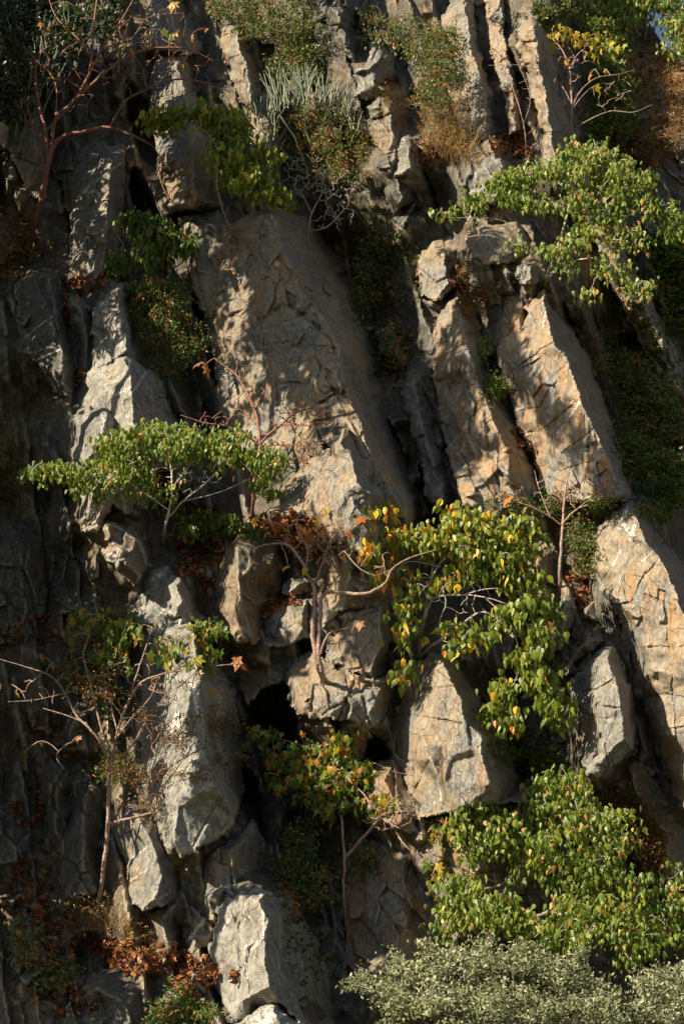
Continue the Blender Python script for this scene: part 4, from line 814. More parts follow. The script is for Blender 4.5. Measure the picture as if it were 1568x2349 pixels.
LIT = {10,11,13,15,16,17,20,21,22,23,24,25,26,28,6}; LITP = []
def plant(name, label, cat, base, limbs=(), blobs=(), leaf=('heart', .16, 5), lm=None, bm=None, seed=1, boff=None, group=None, droop=1.0, r0=0.010, scatter=0.10,
          bare=(), wood='trunk', crown='crown', tints=None, tip=0.005, wig=0.06, spread=1.05, few=None, sag=0.0, fwd=0.0):
    """a plant is an Empty at its foot with a wood part and a leaf part; limbs are traced, twigs grow to fill the crown"""
    pl = Plant(seed, base, boff, fwd); root = empty(name, pl.base)
    for L in limbs: pl.limb(L)
    if bare: pl.grow(pl.targets([(*b_[:6], int(b_[6] * 1.9)) for b_ in bare]), r0, tip, sag, wig)
    bag = Bag()
    if blobs:
        ends = pl.grow(pl.targets(blobs), r0, tip, sag, wig)
        P = around(ends, leaf[2], scatter, pl.rs)
        t = np.clip(.5 + (pl.rs.uniform(0, 1, len(P)) - .5) * .75 + (CLT[0] - .5) * .55, 0, 1)      # each spray has its own tone
        if tints is not None: t = tints(P, pl.rs, t)
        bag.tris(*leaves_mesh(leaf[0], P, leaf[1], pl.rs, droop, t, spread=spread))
    if few:                                        # single traced leaves: (px,py,tint,size,d off)
        FP = []
        for x, y, tt, sz, do in few:
            q = clamp_front(at(x, y, pl.off0 + do), .05); FP.append((q, tt, sz))
        pl.grow([q for q, _, _ in FP], r0 * .7, tip)
        V, F, A = leaves_mesh('maple', np.array([q for q, _, _ in FP]), 1.0, pl.rs, 0.95, np.array([a for _, a, _ in FP]), spread=.35)
        nn = len(TEMPL['maple'][0]); C = np.repeat(np.array([q for q, _, _ in FP]), nn, 0); S = np.repeat(np.array([z for _, _, z in FP]), nn)
        bag.tris(C + (V - C) * S[:, None], F, A)
    if seed in LIT:
        src = np.concatenate([P] if blobs else []) if blobs else np.array(pl.nodes)
        LITP.extend(src[pl.rs.choice(len(src), min(len(src), 240), False)])
    pl.wood.build(wood, bm, root)
    if bag.n: bag.build(crown, lm, root, smooth=False)
    tag(root, label, cat, group)
    return root, pl

LM = {
 'green': leaf_material('leaf_green', [(0, (0.043,0.082,0.012)), (.5, (0.097,0.153,0.021)), (.85, (0.183,0.227,0.033)), (.95, (0.343,0.275,0.048)), (1, (0.472,0.193,0.036))]),
 'yellowgreen': leaf_material('leaf_yellow_green', [(0, (0.093,0.139,0.017)), (.45, (0.206,0.255,0.029)), (.75, (0.432,0.402,0.040)), (.87, (0.862,0.510,0.035)), (.94, (1.026,0.309,0.035)), (1, (0.615,0.139,0.035))]),
 'bright': leaf_material('leaf_bright_green', [(0, (0.088,0.151,0.021)), (.5, (0.189,0.255,0.036)), (.85, (0.327,0.357,0.062)), (.95, (0.501,0.378,0.098)), (1, (0.625,0.301,0.125))]),
 'maple': leaf_material('leaf_autumn', [(0, (.05,.12,.02)), (.35, (.16,.22,.03)), (.55, (.50,.38,.03)), (.75, (.55,.25,.05)), (1, (.33,.10,.04))], 0.4),
 'small': leaf_material('leaf_small_mixed', [(0, (0.049,0.097,0.021)), (.5, (0.107,0.167,0.037)), (.78, (0.232,0.228,0.059)), (.9, (0.386,0.176,0.059)), (1, (0.502,0.176,0.067))], .3),
 'rust': leaf_material('leaf_rust', [(0, (.05,.07,.015)), (.3, (.13,.10,.02)), (.7, (.22,.085,.025)), (1, (.30,.14,.05))], .3),
 'pale': leaf_material('leaf_silvery', [(0, (.08,.11,.04)), (.35, (.19,.22,.10)), (.65, (.36,.38,.22)), (1, (.58,.57,.42))], .25, .5),
 'litter': leaf_material('leaf_dry', [(0, (.07,.04,.025)), (.35, (.19,.07,.03)), (.7, (.36,.125,.045)), (.9, (.45,.19,.07)), (1, (.42,.30,.19))], .15, .6, .2),
 'straw': leaf_material('dry_straw', [(0, (.16,.09,.035)), (.6, (.34,.20,.08)), (1, (.50,.36,.17))], .3, .6, .2),
 'grass': leaf_material('grass_blades', [(0, (.04,.06,.015)), (.5, (.10,.10,.03)), (1, (.26,.18,.07))], .3, .6, .2),
 'succ': leaf_material('succulent_stems', [(0, (.07,.10,.06)), (.5, (.16,.20,.12)), (1, (.36,.38,.27))], 0, .5),
 'dusk': leaf_material('leaf_grey_green', [(0, (.03,.045,.025)), (.5, (.07,.09,.05)), (1, (.16,.18,.11))], .2, .4),
}
BM = {
 'red': bark_material('bark_red', (.22,.085,.055), (.34,.15,.10), (.13,.07,.055)),
 'redpale': bark_material('bark_pink', (.26,.17,.13), (.38,.27,.21), (.20,.09,.065)),
 'grey': bark_material('bark_grey', (.24,.21,.17), (.36,.33,.28), (.14,.12,.10)),
 'pale': bark_material('bark_pale', (.36,.33,.28), (.52,.48,.42), (.25,.21,.18)),
 'brown': bark_material('bark_brown', (.10,.07,.05), (.17,.12,.09)),
 'straw': LM['straw'],
}

# ------------------------------------------------------------------ trees and shrubs, traced limbs in picture units
# big red-barked tree, top left
plant('red_barked_tree', 'large red-barked tree with arching branches at the top left', 'tree', (78,520),
 limbs=[[(78,530,.1,13),(92,470,-.5,12),(103,420,-1.0,12),(118,350,-1.3,11),(140,315,-1.5,8),(190,302,-1.7,7),(250,292,-1.8,6),(320,318,-1.8,5),(350,335,-1.6,3)],
  [(112,370,-1.2,9),(105,300,-1.5,7),(90,240,-1.6,6),(82,170,-1.6,5),(95,110,-1.5,3)],
  [(118,345,-1.3,9),(128,270,-1.6,7),(160,240,-1.8,6),(200,180,-1.9,6),(212,120,-2.0,5),(215,60,-2,4),(225,-20,-2,3)],
  [(118,345,-1.3,8),(75,290,-1.2,5),(35,260,-1.0,4),(0,235,-.9,3),(-40,220,-.8,2)],
  [(105,390,-1.2,6),(85,320,-1.3,4),(60,230,-1.3,4),(55,150,-1.2,3)],
  [(160,240,-1.8,6),(220,185,-2.1,5),(290,130,-2.3,5),(350,112,-2.4,5),(410,110,-2.4,4),(450,120,-2.3,3),(490,140,-2.2,2)],
  [(250,292,-1.8,4),(290,230,-2.1,4),(350,200,-2.3,4),(410,182,-2.4,4),(470,190,-2.3,3),(530,212,-2.2,2)],
  [(200,180,-1.9,5),(235,110,-2.1,4),(270,60,-2.2,4),(300,10,-2.3,3),(320,-30,-2.3,2)],
  [(212,120,-2.0,4),(170,80,-2.0,3),(130,40,-2.0,3),(110,-10,-2,2)],
  [(350,335,-1.6,3),(372,370,-1.4,3),(368,410,-1.3,2.5),(390,465,-1.2,1.5)],
  [(235,110,-2.1,3),(300,90,-2.3,2.5),(340,40,-2.3,2.5),(420,30,-2.3,1.6)],[(128,270,-1.6,4),(130,200,-1.7,3.5),(110,160,-1.7,3)]],
 bare=[(300,110,160,110,-2.2,.8,46),(420,150,80,60,-2.3,.3,16),(150,150,110,110,-1.9,.7,26)],
 few=[(112,62,.8,.20,-2.2),(150,60,.7,.22,-2.1),(182,62,.55,.2,-2.2),(95,52,.8,.16,-2),(268,105,.75,.18,-2.4),(300,118,.8,.18,-2.4),(335,75,.35,.2,-2.4),(405,72,.7,.2,-2.4),(372,68,.35,.18,-2.4),(394,78,.4,.18,-2.4),
  (420,148,.65,.18,-2.4),(475,65,.8,.18,-2.3),(400,3,.62,.22,-2.3),(150,5,.2,.2,-2),(170,15,.3,.2,-2),(135,165,.2,.18,-2),(120,170,.7,.17,-2),(255,98,.3,.2,-2.3),(285,92,.35,.18,-2.3),(372,360,.85,.2,-1.6),(363,382,.75,.18,-1.6),(412,420,.3,.2,-1.6),(440,80,.8,.14,-2.3),(380,175,.8,.14,-2.3),(210,140,.5,.16,-2.1),(325,262,.8,.18,-2),(315,275,.75,.16,-2),(60,5,.2,.2,-1.5)],
 lm=LM['maple'], bm=BM['red'], seed=3, r0=.019, tip=.0085)
plant('spiky_shrub', 'grey-green narrow-leaved shrub mass filling the top left corner behind red branches', 'shrub', (20,300),
 blobs=[(60,40,110,80,-.5,.5,150),(40,150,90,80,-.4,.5,120),(160,60,90,70,-.7,.4,90),(30,240,60,50,-.3,.3,50),(250,30,60,50,-.8,.4,40)],
 leaf=('oval', .15, 16), lm=LM['dusk'], bm=BM['brown'], seed=5, droop=.25, scatter=.10)
plant('hanging_shrub', 'green small-leaved shrub hanging over the top edge, upper centre left', 'shrub', (620,-10), boff=1.2,
 blobs=[(640,40,95,55,-.7,.4,130),(690,110,50,60,-.6,.3,70),(520,20,60,35,-.6,.3,45),(655,150,45,35,-.5,.25,40),(720,150,28,35,-.4,.2,26),(560,60,45,30,-.5,.2,26)],
 leaf=('oval', .085, 15), lm=LM['small'], bm=BM['brown'], seed=6, droop=.6, scatter=.085)
plant('leafy_tree', 'yellow-green drooping tree crown with thin stem in the upper left centre', 'tree', (545,560),
 limbs=[[(545,555,.1,4),(525,520,-.5,4),(508,470,-.9,3.5),(497,420,-1.2,3),(500,350,-1.4,3),(470,300,-1.5,2.5),(400,270,-1.5,2)],[(497,420,-1.2,2.5),(540,360,-1.3,2),(590,330,-1.2,2)]],
 blobs=[(400,262,62,24,-1.4,0.34,27),(480,262,70,29,-1.4,0.40,33),(535,290,50,34,-1.3,0.34,25),(520,350,50,38,-1.3,0.34,25),(560,390,60,36,-1.2,0.34,24),(600,345,38,31,-1.1,0.29,15),(600,425,50,26,-1.0,0.23,16),(650,460,16,34,-.8,0.17,7),(350,275,30,19,-1.3,0.23,9),(530,410,36,26,-1.2,0.23,10)],
 leaf=('heart', .145, 9), lm=LM['yellowgreen'], bm=BM['grey'], seed=7, tints=lambda P, rs, t: t * .8, scatter=.11)
plant('leafy_shrub', 'small fresh green shrub with broad leaves left of the great rib', 'shrub', (300,640),
 limbs=[[(298,640,.1,3),(310,600,-.5,3),(325,555,-.8,2.5),(330,510,-.9,2)],[(310,600,-.5,2),(350,560,-.8,2),(400,540,-.9,1.5)]],
 blobs=[(310,497,42,16,-.9,.2,24),(350,515,45,25,-.9,.25,28),(385,545,40,22,-.8,.25,22),(425,555,30,18,-.8,.2,14),(270,600,30,26,-.5,.2,14),(345,580,45,30,-.6,.2,20)],
 leaf=('heart', .135, 9), lm=LM['green'], bm=BM['grey'], seed=8, scatter=.10)
plant('trailing_shrub', 'small-leaved creeper trailing down in shade below the small broad-leaved shrub', 'shrub', (330,640),
 blobs=[(340,655,50,32,-.5,.2,56),(395,680,45,50,-.4,.2,60),(370,740,70,55,-.4,.2,80),(430,780,50,50,-.3,.2,50),(380,830,50,30,-.2,.15,24),(320,700,30,40,-.3,.2,26)],
 leaf=('oval', .085, 12), lm=LM['small'], bm=BM['brown'], seed=9, droop=.7, scatter=.075)
plant('right_leafy_tree'.replace('right_', ''), 'leafy tree with pale forked trunk growing above the big streaked slab', 'tree', (1248,648),
 limbs=[[(1248,655,.1,6),(1262,610,-.4,6),(1280,560,-.8,5),(1298,500,-1.1,4.5),(1310,440,-1.3,4),(1310,390,-1.4,3)],
  [(1252,645,-.1,5),(1290,600,-.5,4.5),(1330,555,-.9,4),(1390,510,-1.1,3),(1455,490,-1.2,2.5)],
  [(1248,640,-.1,4),(1215,580,-.4,3.5),(1180,560,-.7,3),(1140,545,-.9,2.5),(1100,540,-1,2),(1040,550,-1,1.2)],
  [(1258,630,-.3,4),(1310,600,-.6,3.5),(1380,595,-.9,2.5),(1420,640,-.9,2)],[(1215,580,-.4,2),(1175,520,-.8,2),(1120,500,-.9,1.5),(1030,500,-.9,1)],[(1298,500,-1.1,3),(1250,450,-1.2,2),(1180,420,-1.2,1.5)]],
 blobs=[(1340,345,75,28,-1.4,0.46,34),(1400,385,80,37,-1.4,0.46,37),(1280,385,70,32,-1.4,0.40,31),(1190,400,55,23,-1.3,0.34,18),(1140,425,45,21,-1.2,0.29,13),(1090,460,45,18,-1.1,0.23,11),(1200,455,60,25,-1.2,0.34,21),
  (1360,440,80,34,-1.4,0.46,31),(1460,430,65,40,-1.3,0.34,29),(1500,480,60,28,-1.2,0.34,21),(1540,510,40,25,-1.1,0.34,13),(1290,470,60,28,-1.2,0.34,16),(1400,500,60,32,-1.2,0.34,21),(1440,545,50,28,-1.1,0.34,14),(1330,540,50,30,-1.1,0.34,14),(1270,570,45,25,-.8,0.34,11),(1185,560,22,18,-.8,0.23,4),
  (1410,615,40,21,-1.0,0.23,11),(1465,655,36,23,-1.0,0.23,9),(1380,590,30,18,-1.0,0.23,6),(1010,490,26,16,-.9,0.17,4),(1350,670,30,18,-.8,0.23,3),(1300,610,28,18,-.8,0.23,4)],
 leaf=('heart', .10, 11), lm=LM['bright'], bm=BM['pale'], seed=10, r0=.020, tip=.007, fwd=-.4, scatter=.11)
plant('leafless_tree', 'pink-barked tree with few yellow leaves standing above the right leafy tree', 'tree', (1308,345),
 limbs=[[(1308,350,.1,5),(1308,300,-.3,5),(1311,250,-.5,5),(1308,200,-.6,4.5),(1304,150,-.7,4),(1285,110,-.8,3),(1262,85,-.8,2)],
  [(1311,245,-.5,3.5),(1330,210,-.6,3),(1365,180,-.7,2.5),(1420,170,-.7,2),(1455,160,-.7,1.4)],
  [(1310,300,-.3,3.5),(1350,275,-.5,3),(1400,255,-.7,2.6),(1450,258,-.8,2.4),(1495,240,-.8,1.6)],
  [(1309,240,-.5,3),(1290,200,-.6,2.5),(1255,170,-.6,2),(1200,150,-.6,1.5),(1120,150,-.6,1)],[(1305,160,-.7,3),(1320,130,-.8,2.5),(1340,110,-.8,2)],
  [(1309,290,-.3,3),(1290,240,-.4,2.5),(1262,190,-.5,2)],[(1311,250,-.5,2.5),(1350,205,-.6,2),(1385,190,-.6,1.5)]],
 bare=[(1310,150,70,60,-.7,.3,24),(1400,210,60,40,-.7,.3,16)],
 blobs=[(1330,80,40,14,-.8,.15,10),(1385,108,32,12,-.8,.15,9),(1280,68,26,10,-.8,.15,5),(1375,80,20,10,-.8,.1,4)],
 leaf=('maple', .17, 3), lm=LM['maple'], bm=BM['redpale'], seed=11, r0=.019, tip=.0085, tints=lambda P, rs, t: .32 + t * .3, few=[(1352,168,.75,.18,-.7),(1388,158,.7,.16,-.7),(1300,135,.7,.2,-.8),(1365,195,.5,.16,-.7),(1290,100,.65,.18,-.8),(1400,95,.55,.2,-.8)])
plant('thin_leafless_sapling', 'thin pink leafless sapling left of the pink-barked tree at the upper right', 'sapling', (1206,350),
 limbs=[[(1206,350,.1,3.5),(1205,320,-.3,3),(1200,285,-.4,2.5),(1185,230,-.5,2),(1160,170,-.5,1.5),(1130,150,-.5,1)],[(1206,310,-.3,2),(1240,285,-.4,1.6),(1290,265,-.5,1)],[(1200,285,-.4,1.6),(1215,220,-.5,1.4),(1180,130,-.6,1.2)]],
 bare=[(1200,220,50,60,-.5,.2,8)], lm=LM['maple'], bm=BM['redpale'], seed=12)
plant('leafy_tree', 'flat-crowned leafy tree with pale twigs at the left, under the left stack', 'tree', (372,1245),
 limbs=[[(372,1250,.1,5),(378,1210,-.7,5),(388,1170,-1.1,4),(395,1120,-1.4,3.5),(390,1060,-1.5,3),(370,1010,-1.5,2)],
  [(380,1195,-.8,3.5),(420,1150,-1.2,3),(470,1110,-1.4,2.5),(520,1060,-1.5,2)],[(388,1170,-1.1,3),(330,1130,-1.3,2.5),(270,1090,-1.4,2),(200,1070,-1.4,1.5)],
  [(395,1120,-1.4,2.5),(440,1060,-1.5,2),(470,1010,-1.5,1.5)],[(420,1150,-1.2,2),(500,1130,-1.3,1.6),(570,1100,-1.3,1.2)],[(370,1010,-1.5,2),(300,1040,-1.5,1.4)]],
 bare=[(430,1080,90,55,-1.4,.3,40)],
 blobs=[(260,1005,60,24,-1.6,0.40,22),(350,990,70,27,-1.6,0.46,32),(440,1000,80,30,-1.6,0.46,37),(520,1010,60,33,-1.5,0.46,27),(400,1030,90,27,-1.6,0.46,31),(580,1045,55,36,-1.4,0.40,24),(625,1060,36,39,-1.3,0.34,14),(500,1045,60,30,-1.5,0.34,18),
  (120,1072,56,22,-1.5,0.34,21),(200,1080,60,33,-1.5,0.40,27),(260,1070,55,36,-1.5,0.40,23),(80,1085,26,15,-1.4,0.23,6),(320,1065,50,30,-1.5,0.34,13),(290,1040,55,27,-1.5,0.34,14),(230,1110,45,24,-1.3,0.23,9),(175,1115,25,18,-1.3,0.23,4),
  (340,1130,45,33,-1.2,0.29,12),(600,1100,30,33,-1.2,0.29,8),(630,1130,16,30,-1.0,0.23,4),(400,1120,30,24,-1.3,0.23,4)],
 leaf=('heart', .094, 11), lm=LM['bright'], bm=BM['pale'], seed=13, r0=.018, tip=.006, fwd=-.7, scatter=.10, tints=lambda P, rs, t: np.clip(t * (.75 + .35 * (rs.rand(len(t)) < .35)), 0, 1))
plant('low_shrub', 'dark green leafy shrub tucked under the flat-crowned tree above the brown boulder', 'shrub', (520,1240),
 blobs=[(480,1195,60,26,-.3,.2,40),(540,1205,40,22,-.3,.2,24),(430,1215,30,18,-.3,.2,14),(580,1225,40,16,-.3,.15,16),(400,1180,26,18,-.3,.2,10)], leaf=('heart', .085, 9), lm=LM['green'], bm=BM['brown'], seed=14, scatter=.08)
plant('leafless_tree', 'bare bright red-barked tree in front of the great rib', 'tree', (578,1190),
 limbs=[[(578,1195,.1,6),(580,1150,-.4,6),(583,1110,-.6,6),(592,1060,-.8,6),(597,1020,-.9,6),(593,980,-1,5.5),(585,940,-1,5),(570,910,-1,4.5),(555,880,-1,4),(540,858,-1,3.5),(515,840,-1,2.5),(492,822,-1,1.5)],
  [(597,1018,-.9,5.5),(618,995,-1.1,5),(645,975,-1.2,4.5),(665,955,-1.3,4),(700,940,-1.3,3),(760,928,-1.3,2),(785,922,-1.3,1.2)],
  [(595,1022,-.9,5),(575,1005,-1,4),(545,988,-1.1,3),(510,975,-1.1,2.5),(470,970,-1.1,2),(415,952,-1.1,1.2)],
  [(645,975,-1.2,3),(690,975,-1.3,2.5),(740,980,-1.3,1.5)],[(600,1025,-.9,3.5),(640,1020,-1.1,3),(690,1022,-1.2,2),(720,1028,-1.2,1.2)],[(592,1060,-.8,3.5),(640,1050,-1.0,3),(700,1060,-1.1,2),(740,1090,-1.1,1.2)],
  [(585,940,-1,3.5),(600,905,-1,2.5),(612,895,-1,1.5)],[(555,880,-1,3),(560,845,-1,2),(545,830,-1,1.2)],[(540,858,-1,2),(545,830,-1,1.6),(540,815,-1,1)],[(593,980,-1,3),(560,945,-1,2),(535,935,-1,1.2)]],
 bare=[(690,960,80,45,-1.3,.3,42),(690,1030,80,35,-1.2,.3,30),(590,920,40,40,-1.0,.2,12),(500,965,60,25,-1.1,.2,14)],
 lm=LM['maple'], bm=BM['red'], seed=15, r0=.019, tip=.0085, wig=.09, few=[(462,830,.85,.26,-1.0),(470,838,.8,.2,-1.0)])
plant('maple_like_tree', 'broad tree with yellow, orange and green hanging leaves in the centre', 'tree', (962,1512),
 limbs=[[(962,1520,.2,8),(962,1470,-.3,7),(972,1420,-.6,7),(982,1390,-.8,6),(1000,1370,-1.0,4),(1060,1365,-1.2,3),(1110,1370,-1.3,2.4),(1160,1385,-1.3,1.6)],
  [(965,1505,0,7),(1000,1475,-.4,6),(1050,1440,-.8,4.5),(1100,1405,-1.0,3.5),(1140,1420,-1.1,2.5),(1180,1460,-1.1,2)],
  [(972,1420,-.6,5),(985,1340,-1.0,4),(1010,1290,-1.2,3.5),(1050,1250,-1.3,3),(1110,1220,-1.4,2)],
  [(985,1340,-1,3.5),(1010,1230,-1.3,2.5),(1060,1180,-1.4,2)],[(1060,1365,-1.2,2.5),(1130,1350,-1.3,2),(1200,1360,-1.3,1.6)],
  [(1110,1370,-1.3,2),(1170,1430,-1.2,1.8),(1190,1530,-1,1.5),(1150,1620,-.9,1.2)],[(1140,1420,-1.1,2.2),(1220,1480,-1.1,1.8),(1250,1560,-1.0,1.4)],
  [(1010,1300,-1.2,2.5),(930,1290,-1.2,2),(900,1350,-1.1,1.8),(925,1440,-1.0,1.6),(925,1520,-.9,1.2)],[(1012,1340,-1.1,2),(1022,1385,-1.15,1.8),(1008,1425,-1.1,1.6),(1016,1470,-1,1.2)]],
 bare=[(1040,1330,110,90,-1.2,.3,40)],
 blobs=[(880,1168,40,22,-1.3,0.29,13),(960,1225,75,29,-1.4,0.40,39),(1060,1185,60,29,-1.4,0.40,37),(1110,1215,75,31,-1.4,0.46,51),(1190,1215,40,40,-1.3,0.34,30),(1060,1250,80,29,-1.4,0.46,30),(1150,1275,60,35,-1.3,0.46,34),(1000,1240,50,24,-1.4,0.34,18),
  (850,1265,50,22,-1.3,0.29,18),(900,1300,40,31,-1.2,0.29,15),(1195,1320,45,40,-1.2,0.34,32),(1220,1390,50,37,-1.2,0.34,35),(1165,1410,45,31,-1.2,0.34,22),(1240,1450,38,35,-1.1,0.34,25),(1205,1500,45,35,-1.1,0.34,25),(1240,1560,40,33,-1.0,0.34,20),(1270,1600,30,40,-1.0,0.29,15),(1160,1560,34,31,-1.0,0.29,13),(1140,1630,28,35,-.9,0.23,11),(1185,1650,22,33,-.9,0.23,7),(1280,1640,20,26,-.9,0.23,6),
  (930,1390,26,31,-1.1,0.23,8),(925,1450,28,44,-1.0,0.23,11),(928,1530,26,31,-.9,0.23,10),(1060,1440,40,20,-1.1,0.23,7),(1055,1480,30,18,-1.0,0.23,5),(1090,1300,60,33,-1.3,0.34,13),(1020,1320,40,33,-1.2,0.34,6),(1120,1460,30,26,-1.1,0.23,6),(960,1345,30,22,-1.2,0.23,5),(1190,1240,30,44,-1.3,0.23,11)],
 leaf=('heart', .138, 7), lm=LM['yellowgreen'], bm=BM['pale'], seed=16, scatter=.12, fwd=-.5, r0=.013, tip=.0055,
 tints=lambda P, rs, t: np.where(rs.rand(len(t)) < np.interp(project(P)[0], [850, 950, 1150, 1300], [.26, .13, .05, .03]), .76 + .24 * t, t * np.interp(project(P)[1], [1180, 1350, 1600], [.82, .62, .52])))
plant('gnarled_tree', 'gnarled twisted grey-red trunk with bare curling branches on the dappled block', 'tree', (745,1570),
 limbs=[[(745,1572,.1,11),(733,1530,-.4,11),(722,1490,-.6,9),(718,1440,-.7,9),(722,1390,-.8,8),(720,1350,-.8,7),(708,1325,-.9,6),(690,1285,-1.0,5),(660,1250,-1.0,4),(620,1248,-1.0,3),(590,1255,-1,2)],
  [(738,1540,-.4,8),(730,1500,-.6,7),(733,1450,-.7,7),(735,1400,-.8,7),(738,1370,-.9,6),(760,1358,-1.1,6),(810,1362,-1.3,6),(850,1358,-1.4,5.5),(885,1335,-1.5,4.5),(900,1305,-1.5,3.5),(940,1280,-1.5,3),(1000,1262,-1.5,2.5)],
  [(735,1500,-.6,5),(745,1470,-.8,4),(760,1450,-.9,3),(800,1440,-1.0,2)],[(722,1340,-.8,4),(740,1290,-1,3),(760,1230,-1.1,2.5),(770,1190,-1.1,1.5)],[(700,1310,-.9,4),(705,1260,-1,3),(680,1210,-1,2.5),(690,1170,-1,1.6)],
  [(900,1305,-1.5,2.5),(860,1320,-1.5,2),(820,1300,-1.5,2),(790,1265,-1.4,1.6)]],
 bare=[(700,1240,80,50,-1.0,.3,40),(760,1260,70,50,-1.1,.3,24),(870,1300,50,40,-1.4,.2,14)],
 blobs=[(700,1215,60,24,-.9,.2,10),(640,1195,40,18,-.9,.2,8)], leaf=('maple', .15, 2), tints=lambda P, rs, t: .7 + .3 * t,
 lm=LM['maple'], bm=BM['redpale'], seed=17, r0=.019, tip=.0085, wig=.1, few=[(585,1185,.62,.24,-1),(660,1297,.68,.2,-1.1),(700,1300,.55,.18,-1.1),(725,1190,.6,.2,-1.1),(835,1185,.9,.22,-1.3),(745,1165,.6,.16,-1.1),(800,1215,.95,.18,-1.2),(840,1190,.8,.2,-1.3),(825,1425,.85,.18,-1.1)])
plant('young_tree', 'young tree with spreading red twigs and sparse yellow and orange leaves, lower left', 'tree', (222,2110),
 limbs=[[(222,2115,.1,7),(232,2030,-.5,7),(242,1950,-.8,7),(248,1890,-1.0,7),(250,1820,-1.1,6),(255,1750,-1.2,6),(270,1680,-1.3,5),(290,1620,-1.4,4.5),(320,1570,-1.5,4),(360,1550,-1.6,3),(430,1535,-1.6,2.5),(520,1525,-1.6,2),(560,1522,-1.6,1.2)],
  [(248,1890,-1.0,5.5),(290,1880,-1.2,5),(335,1868,-1.3,4.5),(362,1850,-1.4,4),(370,1810,-1.4,3.5),(400,1770,-1.5,3),(430,1730,-1.5,2)],
  [(250,1745,-1.2,5),(232,1705,-1.3,5),(205,1670,-1.4,4.5),(175,1640,-1.4,4),(150,1590,-1.4,3.5),(115,1550,-1.4,3),(60,1530,-1.4,2.2),(0,1512,-1.4,1.4)],
  [(200,1660,-1.4,3.5),(150,1640,-1.4,2.5),(100,1625,-1.4,2)],[(255,1735,-1.2,4.5),(235,1680,-1.3,4),(215,1600,-1.4,4),(200,1540,-1.5,3.5),(192,1500,-1.5,3),(208,1450,-1.5,2)],
  [(262,1700,-1.3,4),(300,1650,-1.4,3.5),(345,1600,-1.5,3),(360,1560,-1.5,2)],[(290,1620,-1.4,3),(310,1560,-1.5,3),(330,1500,-1.6,2.5),(350,1440,-1.6,1.6)],
  [(262,1740,-1.2,4),(285,1730,-1.3,3.5),(310,1700,-1.4,3),(340,1640,-1.4,2)],[(150,1590,-1.4,2.5),(85,1605,-1.4,2),(20,1610,-1.4,1.4)],[(175,1700,-1.3,2),(150,1710,-1.3,2),(130,1735,-1.3,1.6),(148,1765,-1.3,1.2)],
  [(270,1680,-1.3,3),(250,1600,-1.4,3),(235,1540,-1.5,2.5),(215,1480,-1.5,1.6)],[(320,1570,-1.5,2.6),(380,1590,-1.6,2),(450,1550,-1.6,1.5),(520,1560,-1.6,1)]],
 bare=[(240,1560,110,90,-1.4,.3,60),(380,1560,110,60,-1.5,.3,36),(350,1700,90,80,-1.4,.25,30),(100,1580,90,40,-1.4,.2,18)],
 blobs=[(205,1405,40,22,-1.5,.2,16),(290,1440,50,22,-1.5,.2,19),(470,1440,36,20,-1.6,.2,16),(465,1500,30,24,-1.6,.2,16),(250,1490,50,26,-1.5,.2,16),(390,1480,40,20,-1.6,.2,11)], leaf=('maple', .17, 3), tints=lambda P, rs, t: t * .62,
 lm=LM['maple'], bm=BM['redpale'], seed=18, r0=.019, tip=.0085, wig=.09,
 few=[(190,1392,.15,.22,-1.5),(200,1400,.2,.2,-1.5),(156,1432,.15,.26,-1.5),(162,1465,.35,.2,-1.5),(92,1502,.48,.2,-1.4),(225,1418,.6,.24,-1.5),(262,1425,.3,.2,-1.5),(185,1412,.3,.18,-1.5),(280,1440,.2,.2,-1.5),(300,1448,.75,.2,-1.5),(325,1455,.72,.2,-1.5),(305,1440,.35,.18,-1.5),
  (286,1502,.66,.2,-1.5),(345,1502,.68,.22,-1.6),(375,1487,.42,.18,-1.6),(392,1488,.85,.2,-1.6),(410,1440,.2,.18,-1.6),(447,1432,.4,.2,-1.6),(478,1425,.45,.2,-1.6),(490,1435,.3,.2,-1.6),(440,1460,.6,.18,-1.6),(482,1455,.2,.2,-1.6),(510,1440,.2,.2,-1.6),(475,1490,.25,.24,-1.6),(450,1505,.45,.24,-1.6),(460,1515,.3,.2,-1.6),(490,1510,.2,.22,-1.6),
  (545,1508,.85,.24,-1.6),(552,1525,.9,.2,-1.6),(480,1575,.62,.22,-1.6),(36,1588,.65,.22,-1.4),(120,1520,.9,.18,-1.4),(250,1480,.15,.2,-1.5),(200,1455,.15,.22,-1.5),(183,1688,.85,.18,-1.4),(455,1540,.6,.18,-1.6),(98,1700,.45,.14,-1.3),(55,1727,.15,.2,-1.2),(465,1470,.75,.16,-1.6),(200,1440,.4,.2,-1.5),(250,1500,.1,.2,-1.5)])
plant('rusty_shrub', 'rust-brown tiny-leaved shrub tangled round the young tree and the long spine', 'shrub', (330,1870),
 blobs=[(230,1570,40,36,-.9,.2,26),(260,1540,30,26,-.9,.2,12),(430,1680,70,40,-.9,.2,26),(510,1660,50,34,-.6,.2,21),(320,1780,90,30,-.8,.2,30),(270,1760,50,26,-.8,.2,14),(440,1770,60,28,-.9,.2,16),(530,1740,50,26,-.5,.2,15),(340,1850,50,34,-.8,.15,15),(320,1640,40,26,-.9,.2,9),(250,1690,20,26,-.9,.2,7),(470,1620,36,22,-.9,.2,6)],
 leaf=('oval', .055, 12), lm=LM['rust'], bm=BM['brown'], seed=19, droop=.4, scatter=.08, r0=.007, tip=.0055)
